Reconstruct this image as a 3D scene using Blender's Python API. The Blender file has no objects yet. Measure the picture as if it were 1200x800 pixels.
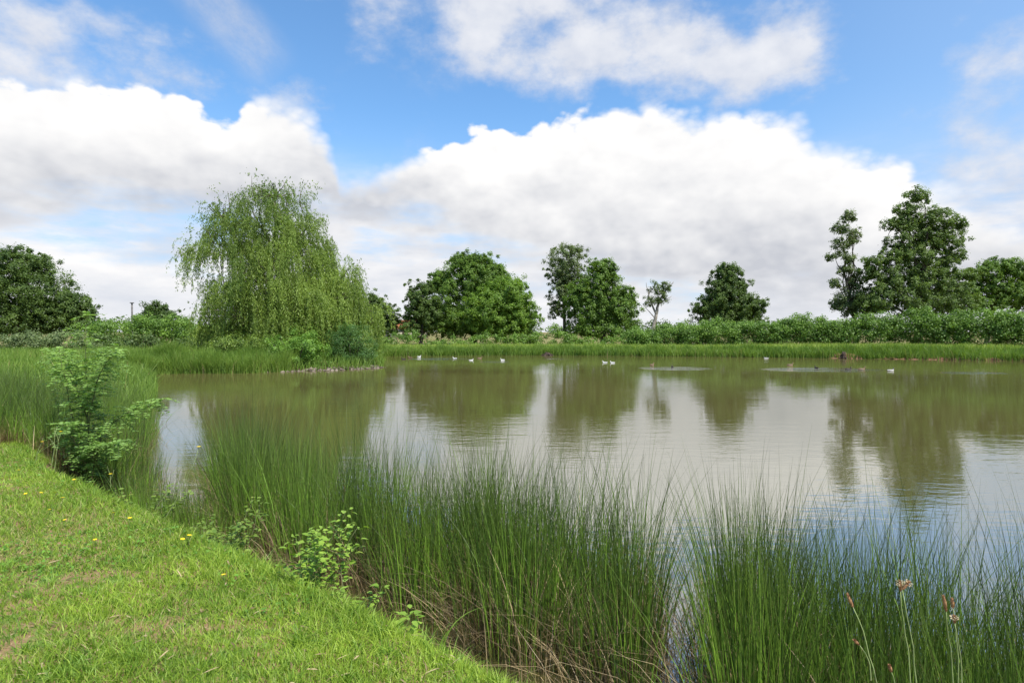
import bpy, math, random
import numpy as np
from mathutils import Vector

rng = np.random.default_rng(7)
random.seed(7)
S = bpy.context.scene
COL = S.collection
F = 700.0            # focal length in photo pixels (1200 wide)
EYE = 2.3            # eye height above the water
HOR = 390.0          # horizon row

# ------------------------------------------------------------------ camera
cam = bpy.data.cameras.new("camera")
cam.sensor_width = 36.0
cam.lens = 36.0 * F / 1200.0
cam.clip_start = 0.05
cam.clip_end = 6000
cam_o = bpy.data.objects.new("camera", cam)
COL.objects.link(cam_o)
cam_o.location = (0, 0, EYE)
cam_o.rotation_euler = (math.radians(90) - math.atan((400 - HOR) / F), 0, 0)
S.camera = cam_o

# ------------------------------------------------------------------ exposure, render
S.view_settings.view_transform = 'Standard'
S.view_settings.look = 'None'
EXPO = 0.5
S.view_settings.exposure = EXPO
S.view_settings.gamma = 1.0
S.view_settings.use_curve_mapping = False
S.cycles.use_denoising = True
try:
    S.cycles.denoising_input_passes = 'RGB_ALBEDO_NORMAL'
    S.cycles.denoising_prefilter = 'ACCURATE'
except Exception:
    pass
S.cycles.max_bounces = 5
S.cycles.diffuse_bounces = 3
S.cycles.glossy_bounces = 2
S.cycles.transmission_bounces = 3
S.cycles.caustics_reflective = False
S.cycles.caustics_refractive = False
S.cycles.sample_clamp_indirect = 4.0

# ------------------------------------------------------------------ sun
SUN_EL = 59.0
SUN_AZ = 138.0       # degrees clockwise from +Y (view direction): behind, to the right
sl = bpy.data.lights.new("sun", 'SUN')
sl.energy = 4.6
sl.angle = math.radians(1.2)
sl.color = (1.0, 0.955, 0.88)
so = bpy.data.objects.new("sun", sl)
COL.objects.link(so)
_e, _a = math.radians(SUN_EL), math.radians(SUN_AZ)
sdir = Vector((math.sin(_a) * math.cos(_e), math.cos(_a) * math.cos(_e), math.sin(_e)))
so.rotation_euler = sdir.to_track_quat('Z', 'Y').to_euler()
so.location = (20, -20, 40)


# ------------------------------------------------------------------ node helpers
class Ex:
    """tiny expression layer over math nodes"""
    def __init__(self, nt, s):
        self.nt, self.s = nt, s

    def _m(self, op, b=None, c=None, swap=False, clamp=False):
        n = self.nt.nodes.new('ShaderNodeMath')
        n.operation = op
        n.use_clamp = clamp
        args = [self, b, c]
        if swap:
            args = [b, self, c]
        for i, v in enumerate(args):
            if v is None:
                continue
            if isinstance(v, Ex):
                self.nt.links.new(v.s, n.inputs[i])
            else:
                n.inputs[i].default_value = v
        return Ex(self.nt, n.outputs[0])

    def __add__(self, o): return self._m('ADD', o)
    __radd__ = __add__
    def __sub__(self, o): return self._m('SUBTRACT', o)
    def __rsub__(self, o): return self._m('SUBTRACT', o, swap=True)
    def __mul__(self, o): return self._m('MULTIPLY', o)
    __rmul__ = __mul__
    def __truediv__(self, o): return self._m('DIVIDE', o)
    def mx(self, o): return self._m('MAXIMUM', o)
    def mn(self, o): return self._m('MINIMUM', o)
    def pw(self, o): return self._m('POWER', o)
    def absv(self): return self._m('ABSOLUTE')
    def clamp(self): return self._m('ADD', 0.0, clamp=True)

    def ss(self, a, b):
        n = self.nt.nodes.new('ShaderNodeMapRange')
        n.interpolation_type = 'SMOOTHSTEP'
        n.inputs['From Min'].default_value = a
        n.inputs['From Max'].default_value = b
        self.nt.links.new(self.s, n.inputs['Value'])
        return Ex(self.nt, n.outputs[0])


def comb(nt, x, y, z):
    n = nt.nodes.new('ShaderNodeCombineXYZ')
    for i, v in enumerate((x, y, z)):
        if isinstance(v, Ex):
            nt.links.new(v.s, n.inputs[i])
        else:
            n.inputs[i].default_value = v
    return n.outputs[0]


def noise(nt, vec, scale, detail=4.0, rough=0.5, dist=0.0):
    n = nt.nodes.new('ShaderNodeTexNoise')
    nt.links.new(vec, n.inputs['Vector'])
    n.inputs['Scale'].default_value = scale
    n.inputs['Detail'].default_value = detail
    n.inputs['Roughness'].default_value = rough
    n.inputs['Distortion'].default_value = dist
    return Ex(nt, n.outputs[0])


def voro(nt, vec, scale, detail=2.0, rough=0.5, smooth=0.6):
    n = nt.nodes.new('ShaderNodeTexVoronoi')
    n.feature = 'F1'
    nt.links.new(vec, n.inputs['Vector'])
    n.inputs['Scale'].default_value = scale
    n.inputs['Detail'].default_value = detail
    n.inputs['Roughness'].default_value = rough
    return Ex(nt, n.outputs['Distance'])


def mixc(nt, f, a, b):
    n = nt.nodes.new('ShaderNodeMix')
    n.data_type = 'RGBA'
    for i, v in ((0, f), (6, a), (7, b)):
        if isinstance(v, Ex):
            nt.links.new(v.s, n.inputs[i])
        elif isinstance(v, bpy.types.NodeSocket):
            nt.links.new(v, n.inputs[i])
        elif i == 0:
            n.inputs[i].default_value = v
        else:
            n.inputs[i].default_value = (v[0], v[1], v[2], 1)
    return n.outputs[2]


def fcurve(nt, ex, pts, x0, x1, y0, y1):
    """float curve through pts (x,y)"""
    xn = (ex - x0) / (x1 - x0)
    n = nt.nodes.new('ShaderNodeFloatCurve')
    nt.links.new(xn.clamp().s, n.inputs['Value'])
    c = n.mapping.curves[0]
    P = [((x - x0) / (x1 - x0), (y - y0) / (y1 - y0)) for x, y in pts]
    while len(c.points) < len(P):
        c.points.new(0.5, 0.5)
    for p, q in zip(c.points, P):
        p.location = q
        p.handle_type = 'AUTO'
    n.mapping.update()
    return Ex(nt, n.outputs[0]) * (y1 - y0) + y0


# ------------------------------------------------------------------ sky: nishita + cloud layers by direction
def azel(px, py):
    az = math.atan((px - 600) / F)
    return az, math.atan((HOR - py) / F * math.cos(az))


def lum(r, g, b):
    k = 1.0 / (0.1 * 2 ** EXPO)
    return (r * k, g * k, b * k)


def build_world():
    w = bpy.data.worlds.new("World")
    S.world = w
    w.use_nodes = True
    nt = w.node_tree
    nt.nodes.clear()
    out = nt.nodes.new('ShaderNodeOutputWorld')
    bg = nt.nodes.new('ShaderNodeBackground')
    bg.inputs['Strength'].default_value = 0.1
    nt.links.new(bg.outputs[0], out.inputs[0])
    sky = nt.nodes.new('ShaderNodeTexSky')
    sky.sky_type = 'NISHITA'
    sky.sun_disc = False
    sky.sun_elevation = math.radians(SUN_EL)
    sky.sun_rotation = math.radians(SUN_AZ)
    sky.altitude = 60
    sky.air_density = 1.0
    sky.dust_density = 0.6
    sky.ozone_density = 2.0
    tc = nt.nodes.new('ShaderNodeTexCoord')
    sp = nt.nodes.new('ShaderNodeSeparateXYZ')
    nt.links.new(tc.outputs['Generated'], sp.inputs[0])
    x, y, z = (Ex(nt, sp.outputs[i]) for i in range(3))
    az = x._m('ARCTAN2', y)
    el = z._m('ARCSINE')
    P1 = comb(nt, x, y, z * 1.5)
    P2 = comb(nt, x, y, z * 3.6)

    # blue part, a bit more saturated than the raw sky, paler to the horizon and to the right
    base = nt.nodes.new('ShaderNodeMix'); base.data_type = 'RGBA'; base.blend_type = 'MULTIPLY'
    base.inputs[0].default_value = 1.0
    nt.links.new(sky.outputs[0], base.inputs[6])
    base.inputs[7].default_value = (1.04, 1.42, 1.62, 1)
    blue = base.outputs[2]
    pale = (el.ss(0.36, 0.08) * 0.75 + az.ss(0.25, 0.75) * 0.28).clamp()
    blue = mixc(nt, pale, blue, lum(0.50, 0.66, 0.92))

    big = noise(nt, P1, 2.6, 2.0, 0.5) - 0.5
    med = noise(nt, P1, 8.0, 6.0, 0.56) - 0.5
    fine = noise(nt, P1, 34.0, 4.0, 0.65) - 0.5
    puff = voro(nt, P1, 15.0, 2.0, 0.6, 0.5)           # 0 at puff centres
    st = noise(nt, P2, 5.2, 6.0, 0.58) - 0.5

    # --- low layer: streaky cloud near the horizon
    lowm = (st * 2.4 + el.ss(0.27, 0.03) * 0.55 - 0.10 + big * 0.8)
    low_a = (lowm.ss(-0.25, 0.36) * 0.9 + 0.08) * el.ss(0.30, 0.16)
    st2 = noise(nt, P2, 7.0, 6.0, 0.52) - 0.5
    low_b = (st2 * 3.0 + 0.58 + med * 0.8).clamp()
    low_c = mixc(nt, low_b, lum(0.73, 0.76, 0.83), lum(1.04, 1.02, 1.01))
    col = mixc(nt, low_a, blue, low_c)

    # --- main cumulus bank: outline of its top and its base
    top_px = [(-250, 70), (-80, 60), (60, 72), (150, 70), (215, 98), (262, 112), (300, 97), (335, 96), (368, 112), (392, 150), (405, 186),
              (450, 180), (492, 150), (545, 140), (575, 130), (605, 140), (640, 116), (700, 108), (765, 110), (830, 112), (900, 108),
              (945, 130), (1000, 156), (1045, 154), (1090, 178), (1120, 200), (1180, 228), (1320, 240), (1500, 200)]
    topP = sorted(azel(a, b) for a, b in top_px)
    top = fcurve(nt, az, topP, -0.95, 1.0, 0.0, 0.6)
    bot_px = [(-250, 245), (0, 248), (120, 242), (230, 252), (330, 262), (400, 252), (470, 258), (560, 288), (650, 310), (760, 335),
              (860, 345), (960, 345), (1060, 330), (1180, 310), (1400, 280)]
    botP = sorted(azel(a, b) for a, b in bot_px)
    bot = fcurve(nt, az, botP, -0.95, 1.0, 0.0, 0.6)
    bump = med * 0.050 + (0.40 - puff) * 0.034 + fine * 0.016
    dtop = top - el + bump
    edge = noise(nt, P1, 4.0, 1.0, 0.5).ss(0.40, 0.62)
    a_top = (dtop / (edge * 0.040 + 0.012)).clamp()
    a_top = a_top.ss(0.0, 1.0)
    a_bot = (el - bot + st * 0.16 + med * 0.04).ss(-0.05, 0.04)
    a_main = a_top * a_bot
    # light: white crowns, grey underside, relief from noise offset towards the sun
    P1b = comb(nt, x + 0.012, y, z * 1.5 + 0.028)
    med_b = noise(nt, P1b, 8.0, 5.0, 0.56) - 0.5
    puff_b = voro(nt, P1b, 15.0, 2.0, 0.6, 0.5)
    relief = (med - med_b) * 1.6 + (puff_b - puff) * 0.5
    under = ((top - el) / (top - bot).mx(0.05))
    greyv = (under + big * 1.1 + med * 0.8 + st * 0.3).ss(0.14, 1.12)
    lit = ((1.0 - greyv * 0.95) + relief * (0.30 + greyv * 0.45)).clamp()
    mcol = mixc(nt, lit, lum(0.60, 0.62, 0.675), lum(1.04, 1.03, 1.02))
    col = mixc(nt, a_main, col, mcol)

    # --- higher, softer clouds
    def blob(px, py, rx, ry):
        a, e = azel(px, py)
        u = (az - a) / (rx / F)
        v = (el - e) / (ry / F)
        return 1.0 - (u * u + v * v)
    hi = None
    for b in ((560, 0, 150, 70), (650, 55, 95, 50), (800, 40, 130, 60), (850, 75, 110, 45), (900, 15, 90, 40), (60, 88, 210, 52), (190, 80, 100, 50),
              (330, -90, 160, 60), (1500, 60, 200, 120), (-300, -10, 200, 80), (700, -60, 330, 60)):
        q = blob(*b)
        hi = q if hi is None else hi.mx(q)
    hi = hi.mx(-1.0)
    hin = noise(nt, P1, 5.5, 7.0, 0.60) - 0.5
    hd = (hi * 0.42 + hin * 2.7 + med * 0.7 + 0.04)
    a_hi = hd.ss(-0.1, 0.65) * 0.93
    hi_c = mixc(nt, (hd * 0.8 + relief * 0.5).clamp(), lum(0.66, 0.70, 0.80), lum(0.95, 0.95, 0.97))
    # a veil of wispy high cloud and a spread trail
    wis = noise(nt, comb(nt, x * 1.0 + z * 0.9, y, z * 0.6 - x * 0.5), 26.0, 6.0, 0.7) - 0.5
    a0, e0 = azel(232, -20); a1, e1 = azel(330, 92)
    dx, dy = a1 - a0, e1 - e0
    L = math.hypot(dx, dy)
    along = ((az - a0) * (dx / L) + (el - e0) * (dy / L))
    across = ((az - a0) * (-dy / L) + (el - e0) * (dx / L))
    tr = across.absv().ss(0.055, 0.012) * along.ss(-0.12, 0.02) * along.ss(L * 1.1, L * 0.65)
    a_tr = (tr * (0.34 + wis * 1.0)).clamp()
    veil = (hin + big * 0.8 + wis * 0.3).ss(0.02, 0.5) * 0.4
    a_hi2 = a_hi.mx(a_tr).mx(veil)
    col2 = mixc(nt, a_hi2 * (1.0 - a_main * 0.85), col, hi_c)
    # pale haze right at the horizon
    col2 = mixc(nt, el.ss(0.10, 0.0) * 0.35, col2, lum(0.72, 0.76, 0.84))
    nt.links.new(col2, bg.inputs['Color'])
    w.cycles.sampling_method = 'MANUAL'
    w.cycles.sample_map_resolution = 512


build_world()


# ------------------------------------------------------------------ mesh helpers
def link(o, parent=None):
    COL.objects.link(o)
    if parent is not None:
        o.parent = parent
    return o


def tag(o, label=None, cat=None, group=None, kind=None):
    if label: o['label'] = label
    if cat: o['category'] = cat
    if group: o['group'] = group
    if kind: o['kind'] = kind
    return o


def empty(name, loc=(0, 0, 0), rz=0.0):
    o = bpy.data.objects.new(name, None)
    o.empty_display_size = 0.2
    o.location = loc
    o.rotation_euler = (0, 0, rz)
    return link(o)


def npmesh(name, V, Fc, mat, parent=None, attrs=None, smooth=False, origin=None):
    """V (N,3), Fc list of arrays (M,k)"""
    V = np.asarray(V, dtype=np.float32)
    if origin is not None:
        V = V - np.asarray(origin, dtype=np.float32)
    if not isinstance(Fc, (list, tuple)):
        Fc = [Fc]
    me = bpy.data.meshes.new(name)
    me.vertices.add(len(V))
    me.vertices.foreach_set('co', V.ravel())
    loops = np.concatenate([f.ravel() for f in Fc]).astype(np.int32)
    tot = np.concatenate([np.full(len(f), f.shape[1], dtype=np.int32) for f in Fc])
    start = np.concatenate([[0], np.cumsum(tot)[:-1]]).astype(np.int32)
    me.loops.add(len(loops))
    me.loops.foreach_set('vertex_index', loops)
    me.polygons.add(len(tot))
    me.polygons.foreach_set('loop_start', start)
    me.polygons.foreach_set('loop_total', tot)
    if smooth:
        me.polygons.foreach_set('use_smooth', np.ones(len(tot), dtype=bool))
    for k, a in (attrs or {}).items():
        at = me.attributes.new(k, 'FLOAT', 'POINT')
        at.data.foreach_set('value', np.asarray(a, dtype=np.float32))
    me.update(calc_edges=True)
    me.validate()
    if mat is not None:
        me.materials.append(mat)
    o = bpy.data.objects.new(name, me)
    if origin is not None and parent is None:
        o.location = origin
    return link(o, parent)


class Geo:
    """collects pieces of geometry that form ONE part"""
    def __init__(self):
        self.V, self.F, self.A, self.n = [], {}, [], 0

    def add(self, V, Fs, var):
        V = np.asarray(V, dtype=np.float32).reshape(-1, 3)
        if not isinstance(Fs, (list, tuple)):
            Fs = [Fs]
        for f in Fs:
            self.F.setdefault(f.shape[1], []).append(np.asarray(f) + self.n)
        self.V.append(V)
        v = np.broadcast_to(np.asarray(var, dtype=np.float32), (len(V),)) if np.ndim(var) <= 1 else np.asarray(var).ravel()
        self.A.append(v)
        self.n += len(V)

    def build(self, name, mat, parent=None, smooth=False, origin=None):
        return npmesh(name, np.concatenate(self.V), [np.concatenate(f) for f in self.F.values()], mat, parent,
                      {'var': np.concatenate(self.A)}, smooth, origin)


def unit(v):
    return v / np.maximum(np.linalg.norm(v, axis=-1, keepdims=True), 1e-9)


def rdir(n):
    return unit(rng.normal(size=(n, 3)))


def leaf_quads(P, D, N, L, W):
    """rhombic leaves: P base (n,3), D direction, N normal, length, width"""
    n = len(P)
    D = unit(D)
    B = unit(np.cross(D, N))
    L = np.broadcast_to(L, (n,))[:, None]
    W = np.broadcast_to(W, (n,))[:, None]
    V = np.stack([P, P + D * L * 0.45 + B * W * 0.5, P + D * L, P + D * L * 0.45 - B * W * 0.5], axis=1)
    return V.reshape(-1, 3), np.arange(n * 4).reshape(n, 4)


def leaf_full(P, D, N, L, W, fold=0.25, droop=0.2):
    """six-point leaf folded on its midrib"""
    n = len(P)
    D = unit(D)
    B = unit(np.cross(D, N))
    Nn = unit(np.cross(B, D))
    L = np.broadcast_to(L, (n,))[:, None]
    W = np.broadcast_to(W, (n,))[:, None]
    tip = P + D * L - Nn * L * droop
    q = []
    for s in (1, -1):
        q.append(P + D * L * 0.28 + s * B * W * 0.46 + Nn * W * fold * 0.5)
        q.append(P + D * L * 0.66 + s * B * W * 0.40 + Nn * W * fold * 0.5 - Nn * L * droop * 0.4)
    mid = P + D * L * 0.5 - Nn * L * droop * 0.2
    V = np.stack([P, q[0], q[1], tip, q[3], q[2], mid], axis=1).reshape(-1, 3)
    b = (np.arange(n) * 7)[:, None]
    f = np.concatenate([b + np.array([[0, 1, 2, 6]]), b + np.array([[6, 2, 3, 4]]), b + np.array([[0, 6, 4, 5]])])
    return V, f


def strips(B, H, lean, W, nseg=4, power=1.7, droop=0.0, face=None):
    """tapering blades: B base (n,3), H heights, lean (n,2) horizontal offset at the tip as a fraction of H"""
    n = len(B)
    t = np.linspace(0, 1, nseg + 1)[None, :, None]
    H = np.broadcast_to(H, (n,))[:, None, None]
    W = np.broadcast_to(W, (n,))[:, None, None]
    lean3 = np.concatenate([lean, np.zeros((n, 1))], axis=1)[:, None, :]
    ln = np.linalg.norm(lean3, axis=2, keepdims=True)
    up = np.array([0, 0, 1.0])[None, None, :]
    dr = np.broadcast_to(droop, (n,))[:, None, None]
    C = B[:, None, :] + lean3 * H * t ** power + up * H * (t * (1 - 0.28 * np.minimum(ln, 1.2) * t) - dr * t ** 3)
    a = rng.uniform(0, 2 * np.pi, n) if face is None else face
    wv = np.stack([np.cos(a), np.sin(a), np.zeros(n)], axis=1)[:, None, :]
    wt = W * (1 - t ** 1.8) * 0.5 + W * 0.03
    A = C + wv * wt
    Bv = C - wv * wt
    V = np.stack([A, Bv], axis=2).reshape(n, -1, 3)
    k = 2 * (nseg + 1)
    base = (np.arange(n) * k)[:, None, None]
    s = (np.arange(nseg) * 2)[None, :, None]
    f = (base + s + np.array([0, 1, 3, 2])[None, None, :]).reshape(-1, 4)
    tt = np.repeat(np.linspace(0, 1, nseg + 1), 2)
    return V.reshape(-1, 3), f, k, np.tile(tt, n)


def tube(G, pts, rad, sides=6, var=0.5):
    pts = np.asarray(pts, dtype=float)
    rad = np.broadcast_to(rad, (len(pts),))
    n = len(pts)
    T = np.gradient(pts, axis=0)
    T = unit(T)
    ref = np.array([0.0, 0.13, 1.0]) if abs(T[0, 2]) < 0.9 else np.array([1.0, 0.1, 0])
    U = unit(np.cross(T, ref))
    Vv = np.cross(T, U)
    a = np.linspace(0, 2 * np.pi, sides, endpoint=False)
    ring = pts[:, None, :] + rad[:, None, None] * (np.cos(a)[None, :, None] * U[:, None, :] + np.sin(a)[None, :, None] * Vv[:, None, :])
    idx = np.arange(n * sides).reshape(n, sides)
    f = np.stack([idx[:-1], np.roll(idx[:-1], -1, 1), np.roll(idx[1:], -1, 1), idx[1:]], axis=-1).reshape(-1, 4)
    V = np.concatenate([ring.reshape(-1, 3), pts[-1:]])
    cap = np.stack([idx[-1], np.roll(idx[-1], -1), np.full(sides, n * sides)], axis=-1)
    G.add(V, [f, cap], var)


def wiggle(p0, p1, n=6, amp=0.06, sag=0.0):
    p0, p1 = np.asarray(p0, float), np.asarray(p1, float)
    t = np.linspace(0, 1, n)[:, None]
    L = np.linalg.norm(p1 - p0)
    w = np.cumsum(rng.normal(size=(n, 3)), axis=0) * amp * L / math.sqrt(n)
    w = w - w[0] - t * (w[-1] - w[0])
    P = p0 + (p1 - p0) * t + w
    P[:, 2] += sag * L * np.sin(np.pi * t[:, 0])
    return P


# ------------------------------------------------------------------ materials
def new_mat(name):
    m = bpy.data.materials.new(name)
    m.use_nodes = True
    nt = m.node_tree
    nt.nodes.clear()
    out = nt.nodes.new('ShaderNodeOutputMaterial')
    return m, nt, out


def principled(nt, out=None, color=None, rough=0.6, spec=0.3):
    p = nt.nodes.new('ShaderNodeBsdfPrincipled')
    p.inputs['Roughness'].default_value = rough
    p.inputs['Specular IOR Level'].default_value = spec
    if color is not None:
        if isinstance(color, bpy.types.NodeSocket):
            nt.links.new(color, p.inputs['Base Color'])
        else:
            p.inputs['Base Color'].default_value = (*color, 1)
    if out is not None:
        nt.links.new(p.outputs[0], out.inputs[0])
    return p


def attr(nt, name):
    n = nt.nodes.new('ShaderNodeAttribute')
    n.attribute_name = name
    return Ex(nt, n.outputs['Fac'])


def objco(nt):
    n = nt.nodes.new('ShaderNodeNewGeometry')
    return n.outputs['Position']


def leaf_mat(name, dark, light, extra=None, trans=0.35, rough=0.5, spec=0.35, patch=0.5, tcol=None):
    """each leaf has its own tint between two greens; a few leaves take an extra colour"""
    m, nt, out = new_mat(name)
    v = attr(nt, 'var')
    f = v
    if patch > 0:
        nz = noise(nt, objco(nt), patch, 2.0, 0.5) - 0.5
        f = (v + nz * 0.9).clamp()
    c = mixc(nt, f, dark, light)
    if extra is not None:
        c = mixc(nt, v.ss(extra[1], 1.0), c, extra[0])
    p = principled(nt, None, c, rough, spec)
    t = nt.nodes.new('ShaderNodeBsdfTranslucent')
    g = nt.nodes.new('ShaderNodeMix'); g.data_type = 'RGBA'; g.blend_type = 'MULTIPLY'
    g.inputs[0].default_value = 1
    nt.links.new(c, g.inputs[6])
    g.inputs[7].default_value = (*(tcol or (1.25, 1.3, 0.55)), 1)
    nt.links.new(g.outputs[2], t.inputs[0])
    mx = nt.nodes.new('ShaderNodeMixShader')
    mx.inputs[0].default_value = trans
    nt.links.new(p.outputs[0], mx.inputs[1])
    nt.links.new(t.outputs[0], mx.inputs[2])
    nt.links.new(mx.outputs[0], out.inputs[0])
    return m


def bark_mat(name, c1, c2, scale=4.0):
    m, nt, out = new_mat(name)
    nz = noise(nt, objco(nt), scale, 6.0, 0.65)
    c = mixc(nt, nz.ss(0.35, 0.65), c1, c2)
    p = principled(nt, out, c, 0.9, 0.15)
    b = nt.nodes.new('ShaderNodeBump')
    b.inputs['Strength'].default_value = 0.6
    nt.links.new(nz.s, b.inputs['Height'])
    nt.links.new(b.outputs[0], p.inputs['Normal'])
    return m


M = {}
M['oak_dark'] = leaf_mat('oak_leaves_dark', (0.058, 0.104, 0.024), (0.155, 0.235, 0.050), trans=0.45)
M['oak_mid'] = leaf_mat('oak_leaves_mid', (0.078, 0.148, 0.023), (0.205, 0.325, 0.050), trans=0.45)
M['oak_light'] = leaf_mat('leaves_light', (0.11, 0.20, 0.028), (0.25, 0.385, 0.055), trans=0.45)
M['grey_leaf'] = leaf_mat('leaves_grey_green', (0.095, 0.140, 0.045), (0.19, 0.25, 0.085), trans=0.42)
M['oak_airy'] = leaf_mat('leaves_soft_green', (0.080, 0.135, 0.030), (0.19, 0.275, 0.062), trans=0.42)
M['hedge'] = leaf_mat('hedge_leaves', (0.070, 0.145, 0.020), (0.20, 0.33, 0.048), patch=0.35)
M['hedge_dull'] = leaf_mat('hedge_leaves_dull', (0.060, 0.105, 0.026), (0.155, 0.225, 0.06), patch=0.4)
M['willow'] = leaf_mat('willow_leaves', (0.080, 0.145, 0.024), (0.315, 0.42, 0.085), trans=0.40, patch=0.6)
M['shrub_bright'] = leaf_mat('shrub_leaves_bright', (0.10, 0.21, 0.03), (0.25, 0.42, 0.065), patch=1.2)
M['shrub_blue'] = leaf_mat('shrub_needles', (0.045, 0.115, 0.028), (0.115, 0.225, 0.045), patch=1.2)
M['locust'] = leaf_mat('locust_leaves', (0.10, 0.205, 0.042), (0.28, 0.44, 0.10), patch=2.0)
M['bramble'] = leaf_mat('bramble_leaves', (0.15, 0.27, 0.03), (0.33, 0.47, 0.07), extra=((0.34, 0.19, 0.06), 0.92), patch=4.0)
M['bramble_dull'] = leaf_mat('bramble_leaves_dull', (0.11, 0.19, 0.03), (0.24, 0.34, 0.055), extra=((0.36, 0.17, 0.06), 0.86), patch=4.0)
M['pale_weed'] = leaf_mat('pale_weed', (0.10, 0.15, 0.05), (0.22, 0.28, 0.11), patch=1.0)
M['bark'] = bark_mat('bark_brown', (0.05, 0.04, 0.03), (0.13, 0.11, 0.085))
M['bark_pale'] = bark_mat('bark_pale', (0.16, 0.14, 0.11), (0.33, 0.30, 0.25))
M['twig'] = bark_mat('twig_green', (0.10, 0.12, 0.05), (0.17, 0.18, 0.08), 20)
M['reed_far'] = leaf_mat('far_sedge', (0.095, 0.18, 0.026), (0.25, 0.37, 0.06), extra=((0.33, 0.29, 0.12), 0.93), patch=0.55)
M['meadow'] = leaf_mat('meadow_grass', (0.19, 0.28, 0.04), (0.42, 0.52, 0.10), extra=((0.46, 0.42, 0.21), 0.93), patch=0.5)
M['lawn'] = leaf_mat('lawn_blades', (0.105, 0.205, 0.020), (0.385, 0.52, 0.065), extra=((0.46, 0.38, 0.19), 0.955), patch=1.3, trans=0.38, tcol=(1.2, 1.2, .55))
M['clover'] = leaf_mat('lawn_weeds', (0.09, 0.21, 0.025), (0.20, 0.40, 0.05), extra=((0.30, 0.20, 0.10), 0.95), patch=2.0)
M['edge_grass'] = leaf_mat('long_grass', (0.13, 0.25, 0.03), (0.30, 0.45, 0.07), extra=((0.45, 0.40, 0.20), 0.93), patch=1.5)


def rush_mat(name, dark, light, tipc):
    m, nt, out = new_mat(name)
    v = attr(nt, 'var')
    t = attr(nt, 't')
    nz = noise(nt, objco(nt), 1.4, 2.0, 0.5) - 0.5
    c = mixc(nt, (v + nz * 0.8).clamp(), dark, light)
    # brown sheaths at the foot of each stem, the plant's own colour; tips painted darker to look like silhouettes
    sh = (t + (v - 0.5) * 0.35).ss(0.42, 0.05)
    c = mixc(nt, sh * 0.85, c, (0.135, 0.085, 0.038))
    c = mixc(nt, (t + (v - 0.5) * 0.2).ss(0.55, 1.0) * 0.75, c, tipc)
    p = principled(nt, None, c, 0.42, 0.4)
    tr = nt.nodes.new('ShaderNodeBsdfTranslucent')
    nt.links.new(c, tr.inputs[0])
    mx = nt.nodes.new('ShaderNodeMixShader')
    mx.inputs[0].default_value = 0.15
    nt.links.new(p.outputs[0], mx.inputs[1])
    nt.links.new(tr.outputs[0], mx.inputs[2])
    nt.links.new(mx.outputs[0], out.inputs[0])
    return m


M['rush'] = rush_mat('rush_stems', (0.034, 0.072, 0.010), (0.205, 0.360, 0.038), (0.062, 0.068, 0.026))
M['rush_dead'] = leaf_mat('dead_rush', (0.14, 0.09, 0.045), (0.52, 0.40, 0.22), trans=0.15, patch=2.0)


def plain(name, c, rough=0.6, spec=0.3, var=0.0, scale=8.0):
    m, nt, out = new_mat(name)
    if var:
        nz = noise(nt, objco(nt), scale, 4.0, 0.6)
        cc = mixc(nt, nz.ss(0.3, 0.7), tuple(x * (1 - var) for x in c), tuple(min(1, x * (1 + var)) for x in c))
        principled(nt, out, cc, rough, spec)
    else:
        principled(nt, out, c, rough, spec)
    return m


# ------------------------------------------------------------------ pond outline and terrain
POND = np.array([(20, -13), (8, -3.3), (3.0, 1.05), (0.32, 3.13), (-1.54, 4.65), (-3.9, 6.45), (-6.0, 8.1), (-6.6, 9.8), (-8.2, 12.6),
                 (-10.6, 17), (-14.5, 24), (-18.6, 30), (-20.6, 33.2), (-18.5, 34.0), (-15.2, 34.1), (-14.0, 35.3), (-12.2, 36.3), (-10.3, 37.4),
                 (-9.0, 39.2), (-8.9, 40.4), (-10.2, 43), (-14, 47), (-17, 52), (-16, 57), (-11, 59.6), (-4, 61.2), (3.5, 62), (12, 60.3),
                 (20, 57.8), (30.7, 54), (42, 49.2), (56, 43), (72, 28), (72, 0), (42, -16)], dtype=float)


def smooth_closed(P, it=2):
    for _ in range(it):
        Q = np.roll(P, -1, 0)
        P = np.stack([0.75 * P + 0.25 * Q, 0.25 * P + 0.75 * Q], 1).reshape(-1, 2)
    return P


POND = smooth_closed(POND, 2)


def sdist(X, Y):
    """signed distance to the pond outline, positive on land"""
    shp = np.shape(X)
    X, Y = np.ravel(X).astype(float), np.ravel(Y).astype(float)
    A, B = POND, np.roll(POND, -1, 0)
    res = np.empty(len(X))
    for i in range(0, len(X), 20000):
        x, y = X[i:i + 20000, None], Y[i:i + 20000, None]
        ax, ay = A[None, :, 0], A[None, :, 1]
        bx, by = B[None, :, 0], B[None, :, 1]
        ex, ey = bx - ax, by - ay
        t = np.clip(((x - ax) * ex + (y - ay) * ey) / (ex * ex + ey * ey), 0, 1)
        d = np.sqrt(((x - ax - t * ex) ** 2 + (y - ay - t * ey) ** 2).min(1))
        cr = ((ay <= y) & (by > y)) | ((by <= y) & (ay > y))
        with np.errstate(divide='ignore', invalid='ignore'):
            xi = ax + (y - ay) / np.where(ey == 0, 1e-9, ey) * ex
        inside = ((cr & (xi > x)).sum(1) % 2) == 1
        res[i:i + 20000] = np.where(inside, -d, d)
    return res.reshape(shp)


def sstep(a, b, x):
    t = np.clip((x - a) / (b - a), 0, 1)
    return t * t * (3 - 2 * t)


def vnoise(x, y, s, seed=0):
    r = np.random.default_rng(seed)
    k = r.normal(size=(10, 2)) * s
    p = r.uniform(0, 6.28, 10)
    o = 0
    for i in range(10):
        o = o + np.sin(k[i, 0] * x + k[i, 1] * y + p[i])
    return o / 4.0


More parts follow.
